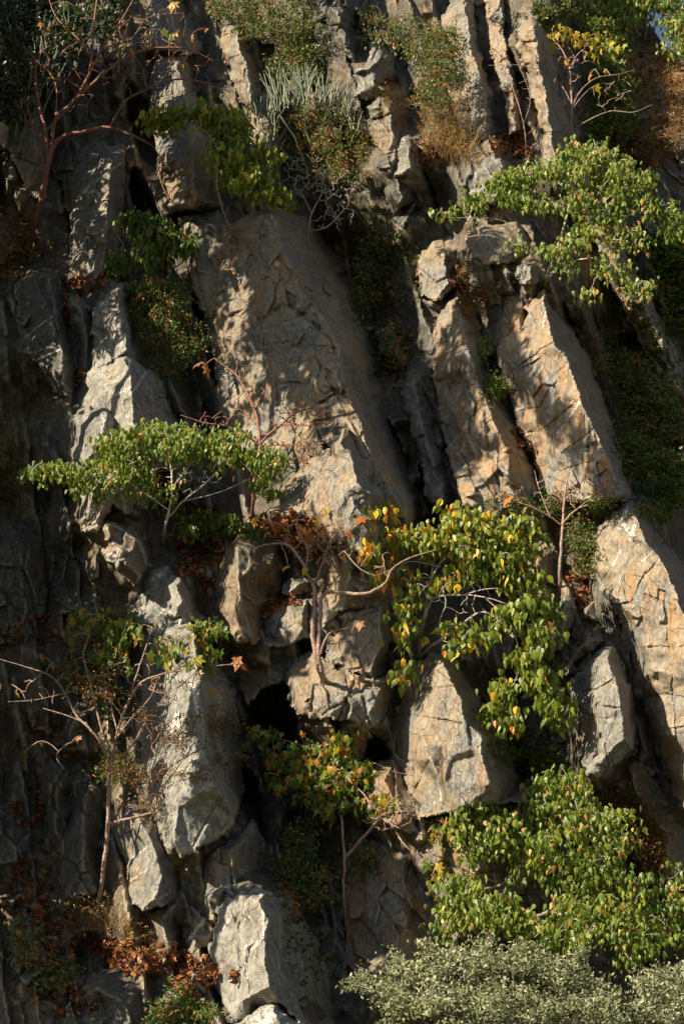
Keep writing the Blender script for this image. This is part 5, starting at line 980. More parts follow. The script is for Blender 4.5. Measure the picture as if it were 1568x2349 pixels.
plant('maple_like_tree', 'low spreading branch tree with red stems and autumn leaves at the lower centre', 'tree', (795,2120),
 limbs=[[(795,2130,.1,5),(788,2050,-.6,5),(790,1980,-.9,5),(785,1900,-1.1,4.5),(780,1830,-1.2,4),(770,1760,-1.3,3),(740,1730,-1.3,2)],
  [(790,1970,-.9,5),(830,1925,-1.2,5),(865,1885,-1.4,5),(885,1868,-1.5,5),(920,1862,-1.6,4.5),(960,1880,-1.7,3.5),(1010,1895,-1.7,2)],
  [(885,1868,-1.5,4.5),(905,1900,-1.6,4),(925,1935,-1.7,3),(960,1965,-1.7,2),(1000,1990,-1.7,1.2)],[(865,1885,-1.4,4),(840,1830,-1.5,3),(800,1780,-1.5,2.5),(850,1750,-1.5,2),(900,1770,-1.5,1.4),(960,1780,-1.5,1)],
  [(780,1830,-1.2,3),(720,1790,-1.3,2.5),(650,1740,-1.3,2),(600,1710,-1.3,1.5)],[(770,1760,-1.3,2.5),(690,1710,-1.3,2),(620,1690,-1.3,1.5)],[(890,1865,-1.5,3.5),(870,1840,-1.6,2.5),(900,1810,-1.6,1.6)],[(905,1900,-1.6,3),(880,1880,-1.6,3),(850,1850,-1.5,2)]],
 bare=[(890,1870,70,45,-1.6,.3,60),(760,1760,80,50,-1.4,.2,20)],
 blobs=[(600,1685,36,22,-1.3,.2,12),(650,1735,50,20,-1.3,.25,20),(720,1720,50,24,-1.3,.25,26),(790,1700,34,26,-1.4,.2,16),(700,1770,70,26,-1.3,.25,28),(780,1790,60,30,-1.3,.25,28),(750,1830,60,26,-1.2,.25,20),(830,1760,36,26,-1.5,.2,14),(660,1790,30,16,-1.2,.2,6),(870,1830,40,24,-1.5,.2,10),(790,1850,40,20,-1.3,.2,8)],
 leaf=('maple', .13, 6), lm=LM['maple'], bm=BM['redpale'], seed=20, scatter=.11, r0=.019, tip=.0085, wig=.1,
 tints=lambda P, rs, t: np.where(rs.rand(len(t)) < .15, .72 + .2 * t, t * .55), few=[(1005,1978,.5,.22,-1.7),(1010,1990,.45,.24,-1.7),(985,1975,.2,.2,-1.7),(992,2005,.9,.2,-1.7),(610,1680,.5,.2,-1.3),(585,1665,.5,.18,-1.3),(610,1775,.35,.22,-1.3)])
plant('leafless_tree', 'thin red leafless tree standing left of the gnarled pillar', 'tree', (1283,1365),
 limbs=[[(1283,1370,.1,6),(1283,1320,-.3,6),(1286,1260,-.5,5.5),(1290,1200,-.6,5),(1293,1150,-.7,4),(1300,1100,-.7,2.5),(1310,1060,-.7,1.5)],
  [(1289,1205,-.6,4),(1260,1185,-.7,3.5),(1225,1165,-.8,2.5),(1180,1150,-.8,2),(1150,1145,-.8,1.5),(1070,1125,-.8,1)],
  [(1290,1200,-.6,4),(1320,1170,-.8,3.2),(1360,1155,-.9,2.5),(1400,1148,-.9,2),(1455,1140,-.9,1.3)],[(1320,1170,-.8,2.4),(1370,1130,-.9,2),(1410,1120,-.9,1.4)],[(1293,1150,-.7,2.5),(1330,1110,-.7,2),(1350,1060,-.7,1.2)],[(1260,1185,-.7,2.4),(1235,1120,-.8,1.8),(1225,1080,-.8,1.2)]],
 bare=[(1290,1120,70,50,-.8,.3,22),(1380,1135,50,25,-.9,.2,12),(1180,1140,50,25,-.8,.2,10)], lm=LM['maple'], bm=BM['redpale'], seed=21, r0=.019, tip=.0085, few=[(1162,1130,.85,.18,-.9),(1168,1138,.8,.2,-.9)])
plant('leafy_shrub', 'small-leaved green shrub with red red-tinged leaves between red tree and gnarled pillar', 'shrub', (1320,1330),
 blobs=[(1330,1220,36,50,-.2,.2,80),(1340,1280,30,40,-.2,.2,50),(1280,1160,70,30,-.1,.25,50),(1380,1150,50,18,.0,.2,30),(1160,1150,60,26,.1,.2,30),(1240,1140,30,26,.1,.2,20)],
 leaf=('oval', .07, 12), lm=LM['small'], bm=BM['brown'], seed=22, droop=.5, scatter=.075)
plant('leafy_tree', 'biggest green hanging-leaved tree filling the lower right', 'tree', (1120,2190),
 limbs=[[(1120,2200,.3,9),(1100,2150,-.3,9),(1060,2090,-.7,7),(1090,2050,-1.0,6),(1150,2030,-1.2,5.5),(1180,2005,-1.3,5),(1210,1960,-1.5,4),(1250,1900,-1.6,3),(1300,1830,-1.7,2)],
  [(1100,2150,-.3,8),(1180,2120,-.8,7),(1260,2090,-1.1,6),(1340,2040,-1.4,5),(1390,2000,-1.6,4),(1430,1960,-1.6,3)],[(1150,2030,-1.2,4),(1080,1990,-1.5,3),(1040,1900,-1.6,2.5),(1000,1880,-1.6,1.5)],
  [(1260,2090,-1.1,4),(1380,2120,-1.5,4),(1450,2100,-1.6,3),(1520,2090,-1.6,2)],[(1210,1960,-1.5,3),(1300,1930,-1.6,2.5),(1380,1880,-1.6,2)]],
 bare=[(1240,1960,140,80,-1.4,.4,40)],
 blobs=[(1290,1790,64,37,-1.7,0.57,29),(1290,1840,95,33,-1.8,0.69,33),(1180,1880,80,31,-1.8,0.69,33),(1090,1870,70,26,-1.7,0.57,25),(1030,1895,40,22,-1.6,0.46,11),(1370,1870,80,33,-1.8,0.69,31),(1300,1910,100,31,-1.9,0.80,35),(1200,1930,80,29,-1.8,0.69,25),(1110,1925,60,26,-1.7,0.57,18),(1420,1930,60,37,-1.8,0.57,23),(1350,1965,80,29,-1.9,0.69,23),
  (1080,1960,26,22,-1.6,0.34,4),(1060,2020,50,29,-1.6,0.46,14),(1090,2070,70,31,-1.7,0.57,23),(1040,2080,40,26,-1.6,0.46,10),(1150,2060,50,29,-1.7,0.57,12),(1160,2110,80,29,-1.8,0.57,23),(1230,2130,60,29,-1.8,0.57,16),(1250,1965,60,26,-1.7,0.57,14),(1400,2010,80,37,-1.9,0.69,29),(1340,2060,60,33,-1.9,0.57,21),(1440,2060,80,37,-1.9,0.69,29),(1380,2110,80,37,-1.9,0.69,26),(1480,2120,60,44,-1.8,0.69,22),(1320,2140,70,29,-1.8,0.57,19),(1450,2170,60,40,-1.8,0.57,16),(1545,2040,40,55,-1.7,0.57,14),(1530,2130,50,55,-1.7,0.57,14),(1590,2090,40,66,-1.7,0.57,10),(1180,2000,34,22,-1.5,0.34,4),(1290,2010,44,20,-1.7,0.46,5),(1040,2120,60,22,-1.6,0.46,8)],
 leaf=('heart', .098, 12), lm=LM['bright'], bm=BM['grey'], seed=23, scatter=.13, r0=.020, tip=.007)
plant('silvery_shrub', 'silvery small-leaved bush spreading across the bottom right edge', 'shrub', (1250,2420), boff=-.6,
 limbs=[[(1250,2450,0,6),(1200,2380,-.6,5),(1120,2300,-1,4),(1000,2260,-1.2,3)],[(1250,2450,0,6),(1300,2370,-.6,5),(1350,2280,-1,4),(1360,2230,-1.2,3)],[(1200,2380,-.6,4),(1000,2330,-1.1,3),(880,2280,-1.3,2),(820,2260,-1.3,1.4)]],
 blobs=[(838,2238,20,26,-1.1,.2,5),(895,2196,20,24,-1.1,.2,6),(985,2172,26,26,-1.2,.3,7),(1110,2160,26,26,-1.3,.3,7),(1215,2168,26,22,-1.4,.3,6),(1330,2188,26,26,-1.4,.3,6),(800,2262,20,10,-1,.2,3),(950,2230,80,28,-1.2,.5,43),(1060,2200,90,36,-1.3,.6,56),(1180,2200,90,36,-1.4,.6,56),(1290,2230,80,40,-1.4,.6,51),(880,2260,60,18,-1.2,.4,18),(825,2252,26,12,-1.1,.2,4),(920,2300,60,44,-1.3,.5,38),(1020,2290,80,50,-1.5,.6,65),(1140,2290,90,50,-1.6,.7,69),(1260,2310,90,50,-1.6,.7,65),(1370,2310,80,40,-1.5,.6,47),(1390,2270,50,24,-1.4,.5,16),(900,2370,60,40,-1.3,.4,25),(1060,2360,100,30,-1.6,.6,34),(1220,2370,100,30,-1.6,.6,34),(1400,2350,80,30,-1.5,.5,25)],
 leaf=('oval', .072, 20), lm=LM['pale'], bm=BM['grey'], seed=24, droop=.15, scatter=.085, r0=.010)
plant('silvery_shrub', 'second silvery bush cut by the right edge at the very bottom right corner', 'shrub', (1560,2420), boff=-.5,
 blobs=[(1500,2250,60,36,-1.4,.5,34),(1570,2240,50,40,-1.4,.5,30),(1540,2310,80,44,-1.5,.6,47),(1460,2320,50,30,-1.4,.5,16),(1630,2280,60,60,-1.4,.5,25)],
 leaf=('oval', .072, 20), lm=LM['pale'], bm=BM['grey'], seed=25, droop=.15, scatter=.085)
# shrubs on the upper centre and right
plant('finger_stemmed_bush_foliage'.replace('finger_stemmed_bush_foliage', 'rounded_shrub'), 'rounded rust and green small-leaved bush under the pale finger stems', 'shrub', (740,480),
 blobs=[(730,270,90,44,-.9,.4,170),(770,340,80,46,-.8,.4,150),(690,340,60,40,-.8,.3,80),(820,330,36,50,-.7,.3,56),(730,390,60,26,-.7,.3,50),(800,400,50,26,-.6,.2,36),(640,300,40,30,-.7,.2,40)],
 leaf=('oval', .065, 14), lm=LM['small'], bm=BM['brown'], seed=26, droop=.3, scatter=.075, tints=lambda P, rs, t: np.clip(t * 1.15, 0, 1))
plant('pale_twig_shrub', 'leafless tangle of pale whitish twigs hanging below the rounded rust-green bush', 'shrub', (705,560),
 limbs=[[(705,565,.1,4),(708,530,-.5,4),(715,490,-.8,3),(740,440,-1.0,2)],[(708,530,-.5,3),(750,520,-.8,2.5),(790,480,-.9,2)],[(715,490,-.8,2.5),(690,440,-.9,2)]],
 bare=[(700,400,60,50,-.9,.3,46),(760,430,60,60,-.9,.3,46),(770,500,50,36,-.8,.2,24)], bm=BM['pale'], lm=LM['small'], seed=27, r0=.010, tip=.0062, wig=.16)
plant('tall_shrub', 'tall thin small-leaved shrub rising from dry grass in the upper centre right', 'shrub', (1010,300),
 blobs=[(1000,90,40,50,-.6,.25,70),(1010,160,55,50,-.6,.3,90),(990,220,45,40,-.6,.25,60),(1040,110,36,50,-.5,.2,44),(960,120,36,30,-.4,.2,26),(1060,180,30,30,-.4,.2,20),(930,60,50,36,-.1,.2,40)],
 leaf=('oval', .075, 12), lm=LM['small'], bm=BM['brown'], seed=28, droop=.5, scatter=.08)
plant('low_shrub', 'sparse red-stemmed shrub beside the top edge, above the jutting nose rock', 'shrub', (900,120), boff=1.0,
 blobs=[(870,70,50,40,-.4,.2,26),(930,100,40,30,-.4,.2,18),(860,30,50,30,-.3,.2,20)], leaf=('oval', .09, 8), lm=LM['small'], bm=BM['red'], seed=29, scatter=.08)
for i, (lab, base, bl, lf, lm) in enumerate([
 ('dark green bush behind the upper part of the pink-barked tree', (1400,320), [(1390,120,50,50,-.3,.4,70),(1400,190,60,50,-.3,.4,80),(1390,270,60,50,-.3,.3,80),(1430,260,40,50,-.2,.4,40),(1350,60,60,36,-.4,.3,50)], .10, 'green'),
 ('brown-green brush on the earthy slope at the right edge', (1520,330), [(1560,260,30,50,-.3,.3,14),(1490,330,60,36,-.3,.3,30),(1430,330,40,30,-.3,.2,24)], .09, 'rust'),
 ('dark green bush right of the big streaked slab, sunlit at its edge', (1500,1010), [(1440,860,60,50,-.5,.4,100),(1500,900,70,50,-.6,.4,110),(1470,980,70,60,-.5,.4,120),(1540,960,50,60,-.6,.4,90),(1410,820,40,40,-.3,.3,40)], .085, 'small'),
 ('low green thicket in shade at the right edge above the gnarled pillar', (1530,1180), [(1480,1060,60,50,-.4,.3,90),(1540,1090,50,60,-.4,.3,90),(1440,1030,40,40,-.3,.3,40),(1510,1160,50,36,-.3,.3,50)], .09, 'green'),
 ('dense dark bush at the right edge beside the long thin rib', (1560,780), [(1540,640,50,60,-.3,.4,90),(1560,720,50,60,-.3,.4,80),(1500,560,50,40,-.3,.3,50),(1560,560,40,50,-.3,.3,50)], .10, 'green'),
 ('rusty low bush between the lower right tree and the dark brown slope', (1470,1990), [(1430,1850,50,36,-.5,.2,50),(1480,1900,46,50,-.5,.2,60),(1500,1960,40,40,-.5,.2,44),(1400,1830,30,24,-.5,.2,20)], .065, 'rust'),
 ('shaded green bush in the gully right of the great rib', (850,760), [(830,690,36,40,-.3,.2,30),(870,560,40,50,-.3,.2,34),(845,620,36,40,-.3,.2,30),(910,780,40,50,-.3,.2,34)], .08, 'small'),
 ('small tufted bush between the shaded stained column and the big streaked slab', (1145,915), [(1140,880,26,22,-.4,.15,40),(1125,900,16,16,-.4,.1,14),(1115,790,14,30,-.3,.1,16)], .07, 'bright'),
 ('small mixed bush on the ledge above the shaded stained column', (1080,730), [(1085,690,36,30,-.4,.2,36),(1100,660,30,20,-.4,.2,18),(1060,620,24,24,-.3,.1,14)], .07, 'rust'),
 ('little green bush at the bottom edge left of the pointed boulder', (430,2345), [(400,2310,60,26,-.5,.25,60),(460,2320,40,26,-.5,.2,40),(380,2345,50,20,-.5,.2,34),(430,2270,40,22,-.4,.2,20)], .075, 'small'),
 ('dark shaded creeper on the wall left of the lower centre trunk', (700,2080), [(690,1930,50,60,-.3,.2,40),(720,2030,50,60,-.3,.2,46),(660,2000,40,60,-.3,.2,24),(830,1960,40,50,-.3,.2,24)], .08, 'small'),
 ('dark green bush behind the young tree, under the slanting cap', (250,1540), [(240,1480,60,50,-.2,.3,70),(200,1540,50,50,-.2,.3,46),(270,1420,60,26,-.2,.2,34),(260,1600,50,40,-.3,.2,40),(270,1760,40,50,-.3,.2,36)], .075, 'small'),
 ('dark leafy bush in the gap under the centre tree, left of the cracked block', (1200,1730), [(1150,1720,50,30,-.3,.2,24),(1230,1740,60,36,-.3,.2,40),(1120,1640,30,30,-.2,.2,14),(1180,1690,40,30,-.2,.2,18)], .08, 'green'),
 ('dim bush against the left edge above the banded column', (60,610), [(30,520,60,50,-.3,.2,40),(70,560,50,40,-.3,.2,34),(20,600,50,40,-.3,.2,24)], .08, 'rust'),
 ('dim scrub on the shaded left wall above the lower left corner', (90,2240), [(60,2160,50,60,-.3,.2,26),(130,2230,50,60,-.3,.2,30)], .08, 'small'),
 ('leafy branches at the very top edge left of the pale thin-trunked trees', (1440,60), [(1300,20,90,26,-.5,.3,60),(1400,10,80,30,-.5,.3,60),(1250,40,40,20,-.4,.2,16)], .10, 'small'),
 ]):
    plant('low_shrub' if lf < .08 else 'leafy_shrub', lab, 'shrub', base, blobs=bl, leaf=('oval', lf * 1.1, 13), lm=LM[lm], bm=BM['brown'], seed=40 + i, droop=.45, scatter=.085)
# trees on the crest, top right corner
for i, (lab, x, y0, y1, bl) in enumerate([
 ('thin pale-trunked tree on the crest left of the sky gap, top right', 1478, 130, -60, [(1440,20,50,40,-1,.5,80),(1410,70,40,30,-1,.4,40),(1480,-20,50,40,-1,.5,40)]),
 ('thin tree on the crest right of the sky gap at the top right corner', 1553, 150, -60, [(1555,40,40,36,-1,.5,50),(1545,105,34,26,-1,.4,22),(1590,60,30,60,-1,.5,30),(1530,0,40,20,-1,.4,34)]),
 ('slim tree with pale bark at the top edge behind the leafy branches', 1402, 140, -60, [(1390,30,50,30,-1,.4,50),(1350,0,40,30,-1,.4,30)])]):
    plant('slim_tree', lab, 'tree', (x, y0), boff=4.5, limbs=[[(x,y0+6,.2,5),(x+3,(y0+y1)/2,-.1,4.5),(x+2,y1,-.1,4)]], blobs=bl, leaf=('oval', .15, 9), lm=LM['bright'], bm=BM['pale'], seed=70+i, scatter=.15)

# pale finger-stemmed bush (euphorbia-like): clusters of upright stems
def stems(name, label, base, clusters, seed, boff=None, thick=.012):
    rs = np.random.RandomState(seed); p, n = hit(*base); off0 = float(off_of(p)) if boff is None else boff
    root = empty(name, at(base[0], base[1], off0)); bag = Bag()
    for cx, cy, rx, ry, do, n, L in clusters:
        for _ in range(n):
            x = cx + rs.normal(0, rx * .5); y = cy + rs.normal(0, ry * .5); a = math.radians((x - cx) / max(rx, 1) * 26 + rs.normal(0, 10)); l = L * rs.uniform(.6, 1.25)
            P0 = at(x, y, off0 + do + rs.normal(0, .2)); m = 7; u = np.linspace(0, 1, m)
            tx = P0 + np.stack([np.sin(a) * l * u ** 1.3, rs.normal(0, .12) * l * u, np.cos(a) * l * u], -1)
            j = rs.normal(0, .008, tx.shape); tx = np.array([clamp_front(q, .05) for q in tx + j])
            r = thick * rs.uniform(.8, 1.2) * (1 - .55 * u ** 3) * (1 + .16 * np.cos(np.arange(m) * math.pi)); V, Q, T = tube(tx, r, 5)
            bag.V.append(V); bag.Q.append(Q + bag.n); bag.T.append(T + bag.n); bag.A.append(np.full(len(V), rs.uniform(.2, 1))); bag.n += len(V)
        c = at(cx, cy + ry, off0 + do); b0 = np.array(root.location); u = np.linspace(0, 1, 7)[:, None]
        bag.tube(b0 + (c - b0) * u + rs.normal(0, .03, (7, 3)), np.linspace(.03, .014, 7), 5)
    bag.build('stems', LM['succ'], root); tag(root, label, 'shrub'); return root
stems('finger_stemmed_bush', 'bush of upright pale grey-green finger stems in the upper centre', (720,420),
 [(600,270,34,30,-1.0,26,.62),(650,240,36,26,-1.1,30,.72),(700,225,36,22,-1.1,34,.70),(745,235,30,22,-1.1,26,.62),(785,265,26,22,-1.0,22,.5),(620,330,26,24,-.9,16,.5),(815,290,22,20,-.9,12,.4)], 91)
stems('finger_stemmed_bush', 'dark dim finger-stemmed bush with curling stems in the top left corner', (40,360),
 [(60,200,70,50,-.6,60,.32),(110,120,70,50,-.7,60,.32),(30,100,60,50,-.6,50,.32),(180,60,60,40,-.8,50,.32),(240,120,50,40,-.8,30,.3),(60,290,50,36,-.5,36,.3),(20,30,50,30,-.6,30,.3)], 92, thick=.008)
stems('finger_stemmed_bush', 'few upright dark green finger stems beside the small broad-leaved shrub', (300,640), [(290,560,12,20,-.4,7,.6),(420,590,16,14,-.4,6,.5)], 93)

# grasses
def grass(name, label, spots, seed, mat, L=.5, wid=.008, bend=.6, heads=False, group=None, cat='grass clump'):
    rs = np.random.RandomState(seed); bag = Bag(); root = None
    for cx, cy, rx, ry, n in spots:
        for _ in range(n):
            x = cx + rs.uniform(-1, 1) * rx; y = cy + rs.uniform(-1, 1) * ry; p, nn = hit(x, y)
            if p is None: continue
            if root is None: root = empty(name, p)
            l = L * rs.uniform(.5, 1.2); m = 6; u = np.linspace(0, 1, m)[:, None]
            d = np.array((rs.normal(0, .35), -abs(rs.normal(.35, .25)), 1.0)); d /= np.linalg.norm(d)
            side = np.array((rs.normal(0, .6), -abs(rs.normal(.3, .3)), -.7))
            P = p - nn * -.01 + d * l * u + side * l * bend * u ** 2.2
            P = np.array([clamp_front(q, .02) for q in P])
            w = np.cross(d, rs.normal(0, 1, 3)); w /= np.linalg.norm(w) + 1e-9; ww = wid * (1 - u ** 2 * .9)
            V = np.concatenate([P - w * ww, P + w * ww]); i = np.arange(m - 1)
            F = np.concatenate([np.stack([i, i + 1, i + 1 + m], -1), np.stack([i, i + 1 + m, i + m], -1)]); t = rs.uniform(0, 1)
            bag.tris(V, F, np.full(len(V), t))
            if heads and rs.rand() < .5:
                k = 14; uu = rs.uniform(.55, 1, k); Q = np.stack([np.interp(uu, u[:, 0], P[:, c]) for c in range(3)], -1) + rs.normal(0, .012, (k, 3))
                bag.tris(*leaves_mesh('oval', Q, .035, rs, .5, np.full(k, min(1, t + .3))))
    bag.build('blades', mat, root, smooth=False); tag(root, label, cat, group); return root
grass('grass_clump', 'shaggy grass clump with hanging brown blades at the left edge', [(40,870,50,40,170),(70,930,50,30,120),(20,960,40,40,90),(90,880,20,30,40)], 101, LM['grass'], .55, .007, 1.0)
grass('grass_clump', 'dim greenish grass hanging at the left edge below the shaggy clump', [(30,1050,36,40,80),(20,1120,30,40,60)], 102, LM['grass'], .5, .007, 1.0)
grass('dry_grass', 'tall orange dry grass on the slope left of the grey-capped boulder', [(1010,310,40,40,240),(1060,340,30,24,130),(985,250,26,30,90),(1040,370,36,16,90),(975,380,26,20,60)], 103, LM['straw'], .62, .006, .35, True)
grass('dry_grass', 'tuft of golden dry seed-headed grass at the lower left', [(215,2150,26,20,40),(185,2120,16,16,14),(250,2130,16,24,26)], 104, LM['straw'], .75, .006, .45, True)
grass('dry_grass', 'low dry golden grass along the foot of the orange cracked block', [(310,2150,26,26,70),(350,2190,26,16,40),(285,2180,20,16,26)], 105, LM['straw'], .35, .006, .7, True)
grass('dry_grass', 'thin arching dry grass right of the big streaked slab', [(1345,790,14,20,26),(1365,840,14,16,18)], 106, LM['straw'], .6, .005, .8, True)
grass('dry_grass', 'brown dry grass on the nose of the brown cracked block, upper middle', [(870,220,30,14,60),(900,240,26,16,40)], 107, LM['straw'], .35, .005, .9)
grass('dry_grass', 'faded brown grass on the earthy slope at the top right', [(1480,190,70,50,260),(1530,250,50,70,260),(1500,350,60,40,120),(1430,160,40,30,60)], 108, LM['straw'], .45, .007, .7)
grass('grass_clump', 'small green tuft hanging beside the little perched stone', [(1230,665,6,5,14)], 109, LM['grass'], .3, .006, 1.3)

# fallen leaves lying on ledges (nobody could count them)
def litter(name, spots, seed, size=.12, lm='litter'):
    rs = np.random.RandomState(seed); P = []; 
    for cx, cy, rx, ry, n in spots:
        for _ in range(n):
            r = math.sqrt(rs.rand()); a = rs.rand() * 6.283; p, nn = hit(cx + math.cos(a) * r * rx, cy + math.sin(a) * r * ry)
            if p is not None: P.append(p + nn * rs.uniform(.02, .07))
    P = np.array(P); bag = Bag(); bag.tris(*leaves_mesh('dry', P, size, rs, .15, rs.uniform(0, 1, len(P)) ** 1.2, spread=.8))
    o = bag.build(name, LM[lm], None, smooth=False); o['kind'] = 'stuff'; rebase(o, P[np.argmin(P[:, 2])].tolist()); return o
for i, (nm, sp) in enumerate([
 ('fallen_leaves', [(690,1215,50,30,130),(660,1190,30,14,50),(600,1200,30,16,50),(700,1260,30,20,50)]), ('fallen_leaves', [(440,1190,50,50,60),(460,1260,60,46,110),(430,1310,30,30,40),(480,1340,20,20,20)]),
 ('fallen_leaves', [(640,1385,40,16,60),(615,1400,20,12,30),(712,1362,8,14,12)]), ('fallen_leaves', [(340,2205,110,30,200),(260,2170,50,26,80),(460,2225,50,36,110),(430,2260,40,26,60),(390,2190,40,20,60),(545,2235,18,12,14)]),
 ('fallen_leaves', [(200,650,50,16,70),(160,700,16,40,24),(185,860,14,14,24),(178,880,10,20,10)]), ('fallen_leaves', [(970,350,30,24,60),(1170,330,50,24,80),(1190,350,40,14,50),(1175,215,14,8,10),(890,190,20,14,24)]),
 ('fallen_leaves', [(60,2050,60,90,130),(110,2150,70,60,130),(60,1850,50,60,50),(110,1700,70,60,50),(90,1450,80,40,50),(150,2300,80,40,60)]), ('fallen_leaves', [(1335,1370,16,30,30),(1320,1330,30,14,30),(1050,620,26,16,40),(1060,655,30,14,24),(660,2060,30,60,40),(880,700,40,80,70),(900,820,40,60,40),(820,640,30,60,30)]),
 ('fallen_leaves', [(1500,330,50,60,50),(1480,170,60,50,80),(1540,200,40,60,70)]), ('fallen_leaves', [(1210,1025,30,14,16),(1190,1000,16,30,14),(1180,880,10,30,8)])]):
    litter(nm, sp, 120 + i, .115)
litter('ground_ivy', [(870,560,60,90,220),(850,700,50,80,160),(930,640,40,90,120),(900,820,40,80,80),(1450,900,30,90,200),(1510,1000,50,120,360),(1540,800,50,120,260),(1450,700,60,80,120),(1380,250,60,90,260),(1450,300,80,100,260),(400,900,50,60,60),(450,1130,60,60,60),(700,2100,60,160,220),(760,1980,40,120,90),(1230,1760,60,60,120),(300,1500,60,60,60)], 140, .075, 'green')
# shade-giving trees stand just out of the picture
SHADE = []

# ------------------------------------------------------------------ neighbouring trees, left of and above the view, whose crowns dapple the cliff
def shade_trees():
    rs = np.random.RandomState(77)
    # patches of the cliff lying in their shade: px,py,rx,ry,clusters,looseness
    patches = [(60,1250,130,330,250),(90,1750,110,260,250),(40,700,110,220,140),(130,2230,190,150,240),(200,1950,70,120,100),(60,350,120,150,36),(280,480,150,160,60),(420,90,160,110,60),(150,120,180,130,60),
      (500,690,60,150,26),(600,600,110,110,30),(700,640,70,90,16),(560,560,140,80,16),(420,360,80,110,50),(620,760,90,60,10),(640,860,80,60,8),(550,900,60,80,20),(840,520,60,200,90),(900,800,60,220,130),(980,1000,50,180,90),(1060,900,60,170,80),(1130,1080,90,110,60),(1080,560,40,70,10),
      (1170,720,50,60,22),(880,260,60,100,22),(1080,220,60,120,30),(1180,150,60,140,26),(760,60,80,80,60),(700,2120,110,230,330),(850,2150,110,200,300),(770,1930,100,110,150),(660,1820,80,130,100),(930,2180,80,130,120),(400,900,70,120,60),(420,1180,110,110,60),(380,760,90,120,70),
      (200,760,70,110,50),(600,1420,50,70,16),(1370,560,70,130,40),(1450,760,60,110,40),(1470,1000,90,170,120),(1420,330,90,110,60),(1540,560,50,160,60),(1250,1700,60,110,50),(1540,1180,50,80,50),(280,1880,26,50,12),(350,2120,30,60,4),(540,1240,100,40,10),(1490,1900,70,100,30),(300,1250,60,90,30)]
    dark = [(60,120,90,140,160),(150,400,90,60,60),(30,900,60,200,160),(260,1500,50,80,60),(640,1950,70,80,120),(820,2000,70,80,120),(765,620,26,90,60),(830,790,28,90,70),(885,930,24,90,60),(925,1080,20,80,50),(120,250,120,160,120),(320,600,60,120,90),(100,1000,90,100,140),(260,1480,60,70,60),(750,350,30,40,1),(180,760,90,80,60),(900,2140,110,150,420),(680,2080,80,220,300),(620,1790,60,120,140),(60,1280,110,260,320),(60,1800,90,220,320),(180,2020,60,130,140),(100,2250,150,100,220),(960,1000,40,160,160),(1020,950,50,170,110),(880,700,60,160,170),(930,870,40,120,90),(60,620,80,120,140),(300,300,50,160,90),(400,60,90,60,60),(180,480,60,120,50),(560,1700,30,110,90),(420,1040,70,60,50),(1210,1720,60,90,90),(1450,1080,60,80,120),(470,700,40,100,30)]  # extra leaf clusters added to force deep shade on these spots
    C = []
    ndark = []
    for qn, (cx, cy, rx, ry, n) in enumerate(dark + patches):
        for _ in range(int(n * (1.7 if n >= 100 else 1.15))):
            r = math.sqrt(rs.rand()); a = rs.rand() * 6.283; x = cx + math.cos(a) * r * rx; y = cy + math.sin(a) * r * ry
            p, nn = hit(x, y)
            if p is None: p = at(x, y, 1.0)
            t = 3.0
            while t < 60:
                q = p + SUN * t; qx, qy, f = project(q)
                if qx < -110 or qy < -110 or f < 0: break
                t += .5
            q = p + SUN * (t + rs.uniform(0, 1.6))
            if q[2] > .5: C.append(q); ndark.append(qn < len(dark))
    C = np.array(C)
    # places that stand in full sun: no leaves on the way from them to the sun
    lit = [(290,850,60,36),(240,900,60,50),(215,985,50,45),(215,1110,50,90),(285,1270,40,50),(380,1375,70,36),(400,1440,40,26),(400,1540,50,60),(410,1740,60,110),(430,1870,90,70),(340,2000,50,60),(600,2150,100,90),(560,2280,70,70),(370,2130,50,50),(460,2120,30,40),
      (740,1110,80,90),(780,1000,30,50),(770,920,50,60),(720,850,60,50),(1250,850,80,120),(1300,980,90,110),(1340,1100,90,40),(1440,1250,80,80),(1500,1400,70,100),(1530,1640,60,160),(1390,1600,70,70),(980,1600,80,80),(1020,1750,110,100),(1110,1970,100,60),(820,1480,60,50),
      (1120,420,50,50),(1215,625,30,20),(1240,130,26,100),(1265,350,24,60),(935,365,40,40),(850,160,30,40),(570,150,30,60),(1020,340,60,50),(1130,345,40,40),(1245,1290,40,40),(1480,740,40,40),(420,240,10,40),(640,330,60,60),(1540,200,60,90),(1150,140,20,60),(340,2200,110,30),(440,2240,50,30),(690,1215,50,30),(740,320,80,60),(860,300,50,50),(960,250,60,60),(655,90,70,70),(1010,150,50,60),(480,270,90,20),(580,350,50,30),(600,540,36,36),(680,710,36,44),(560,680,26,36),(630,620,24,30),(350,330,20,40),(215,420,30,40),(230,590,24,30),(1395,1620,60,80),(1420,640,25,50),(1520,820,30,60),(570,1300,20,60)]
    LP_ = list(LITP)
    for cx, cy, rx, ry in lit:
        for _ in range(34):
            r = math.sqrt(rs.rand()); a = rs.rand() * 6.283; p, nn = hit(cx + math.cos(a) * r * rx, cy + math.sin(a) * r * ry)
            if p is not None: LP_.append(p)
    LP_ = np.array(LP_); keep = np.ones(len(C), bool)
    for l in LP_:
        v = C - l; t = v @ SUN; dd = (v * v).sum(1) - t * t; keep &= ~((dd < .40 ** 2) & (t > 0))
    hard = [(400,1560,50,60),(405,1740,60,110),(430,1870,80,60),(590,2140,90,90),(560,2270,60,60),(250,880,60,50),(215,985,40,40),(740,1110,70,80),(370,2030,30,40),(380,1370,60,36),(215,1120,30,70)]
    H = [hit(cx + rs.uniform(-1, 1) * rx * .8, cy + rs.uniform(-1, 1) * ry * .8)[0] for cx, cy, rx, ry in hard for _ in range(26)]; H = [h for h in H if h is not None]; hk = np.ones(len(C), bool)
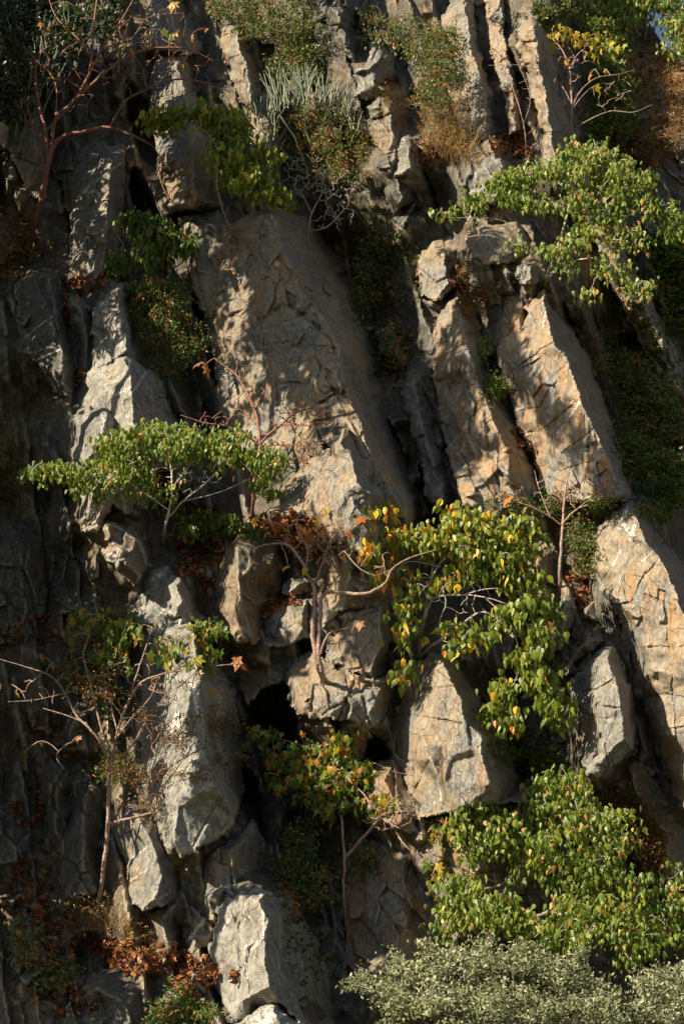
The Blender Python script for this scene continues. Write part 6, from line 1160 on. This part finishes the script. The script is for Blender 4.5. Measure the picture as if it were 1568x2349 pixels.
    for l in H:
        v = C - l; t = v @ SUN; dd = (v * v).sum(1) - t * t; hk &= ~((dd < .34 ** 2) & (t > 0))
    print('shade clusters', len(C), 'kept', keep.sum()); C = C[(keep | np.array(ndark)) & hk]
    # group the leaf clusters into crowns
    k = 7; cen = C[rs.choice(len(C), k, False)]
    for _ in range(25):
        lab = np.argmin(((C[:, None] - cen[None]) ** 2).sum(-1), 1)
        cen = np.array([C[lab == i].mean(0) if (lab == i).any() else cen[i] for i in range(k)])
    words = ['lowest', 'second lowest', 'third lowest', 'middle', 'third tallest', 'second tallest', 'tallest']
    order = np.argsort(cen[:, 2])
    for w, i in zip(words, order):
        Q = C[lab == i]
        if not len(Q): continue
        c = cen[i]; foot = np.array((c[0], c[1], 0.0))
        # foot on the ground, or on the cliff face if that is nearer below
        p, n, ix, d = BVH.ray_cast(Vector(c), Vector((0, 0, -1)))
        if p is not None: foot = np.array(p)
        if foot[2] > .5:
            for _ in range(60):                      # never a trunk inside the view
                qx, qy, ff = project(foot)
                if qx < -60: break
                foot = foot + np.array((-.3, -.1, 0)); p, n, ix, d = BVH.ray_cast(Vector((foot[0], foot[1], c[2])), Vector((0, 0, -1)))
                foot = np.array(p) if p is not None else np.array((foot[0], foot[1], 0.0))
        root = empty('tall_shade_tree', foot); pl = Plant.__new__(Plant); pl.rs = rs; pl.wood = Bag(); pl.nodes = []; pl.nr = []
        H = c[2] - foot[2]; u = np.linspace(0, 1, 12)[:, None]; P = foot + (c - foot) * u + rs.normal(0, .05, (12, 3)); P[0] = foot - np.array((0, 0, .3))
        R = np.linspace(.12 + H * .008, .05, 12); pl.wood.tube(P, R, 8); pl.nodes = list(P[6:]); pl.nr = list(R[6:])
        sub = Q[rs.choice(len(Q), min(len(Q), 160), False)]
        pl.grow(list(sub), .03, .006)
        pl.wood.build('trunk', BM['brown'], root)
        n = 9; LP = (Q[:, None] + rs.normal(0, .14, (len(Q), n, 3))).reshape(-1, 3)
        bag = Bag(); bag.tris(*leaves_mesh('heart', LP, .19, rs, .6, spread=1.0)); bag.build('crown', LM['green'], root, smooth=False)
        tag(root, w + ' of the tall green trees growing beside the cliff outside the picture', 'tree', 'tall trees beside the cliff')
shade_trees()
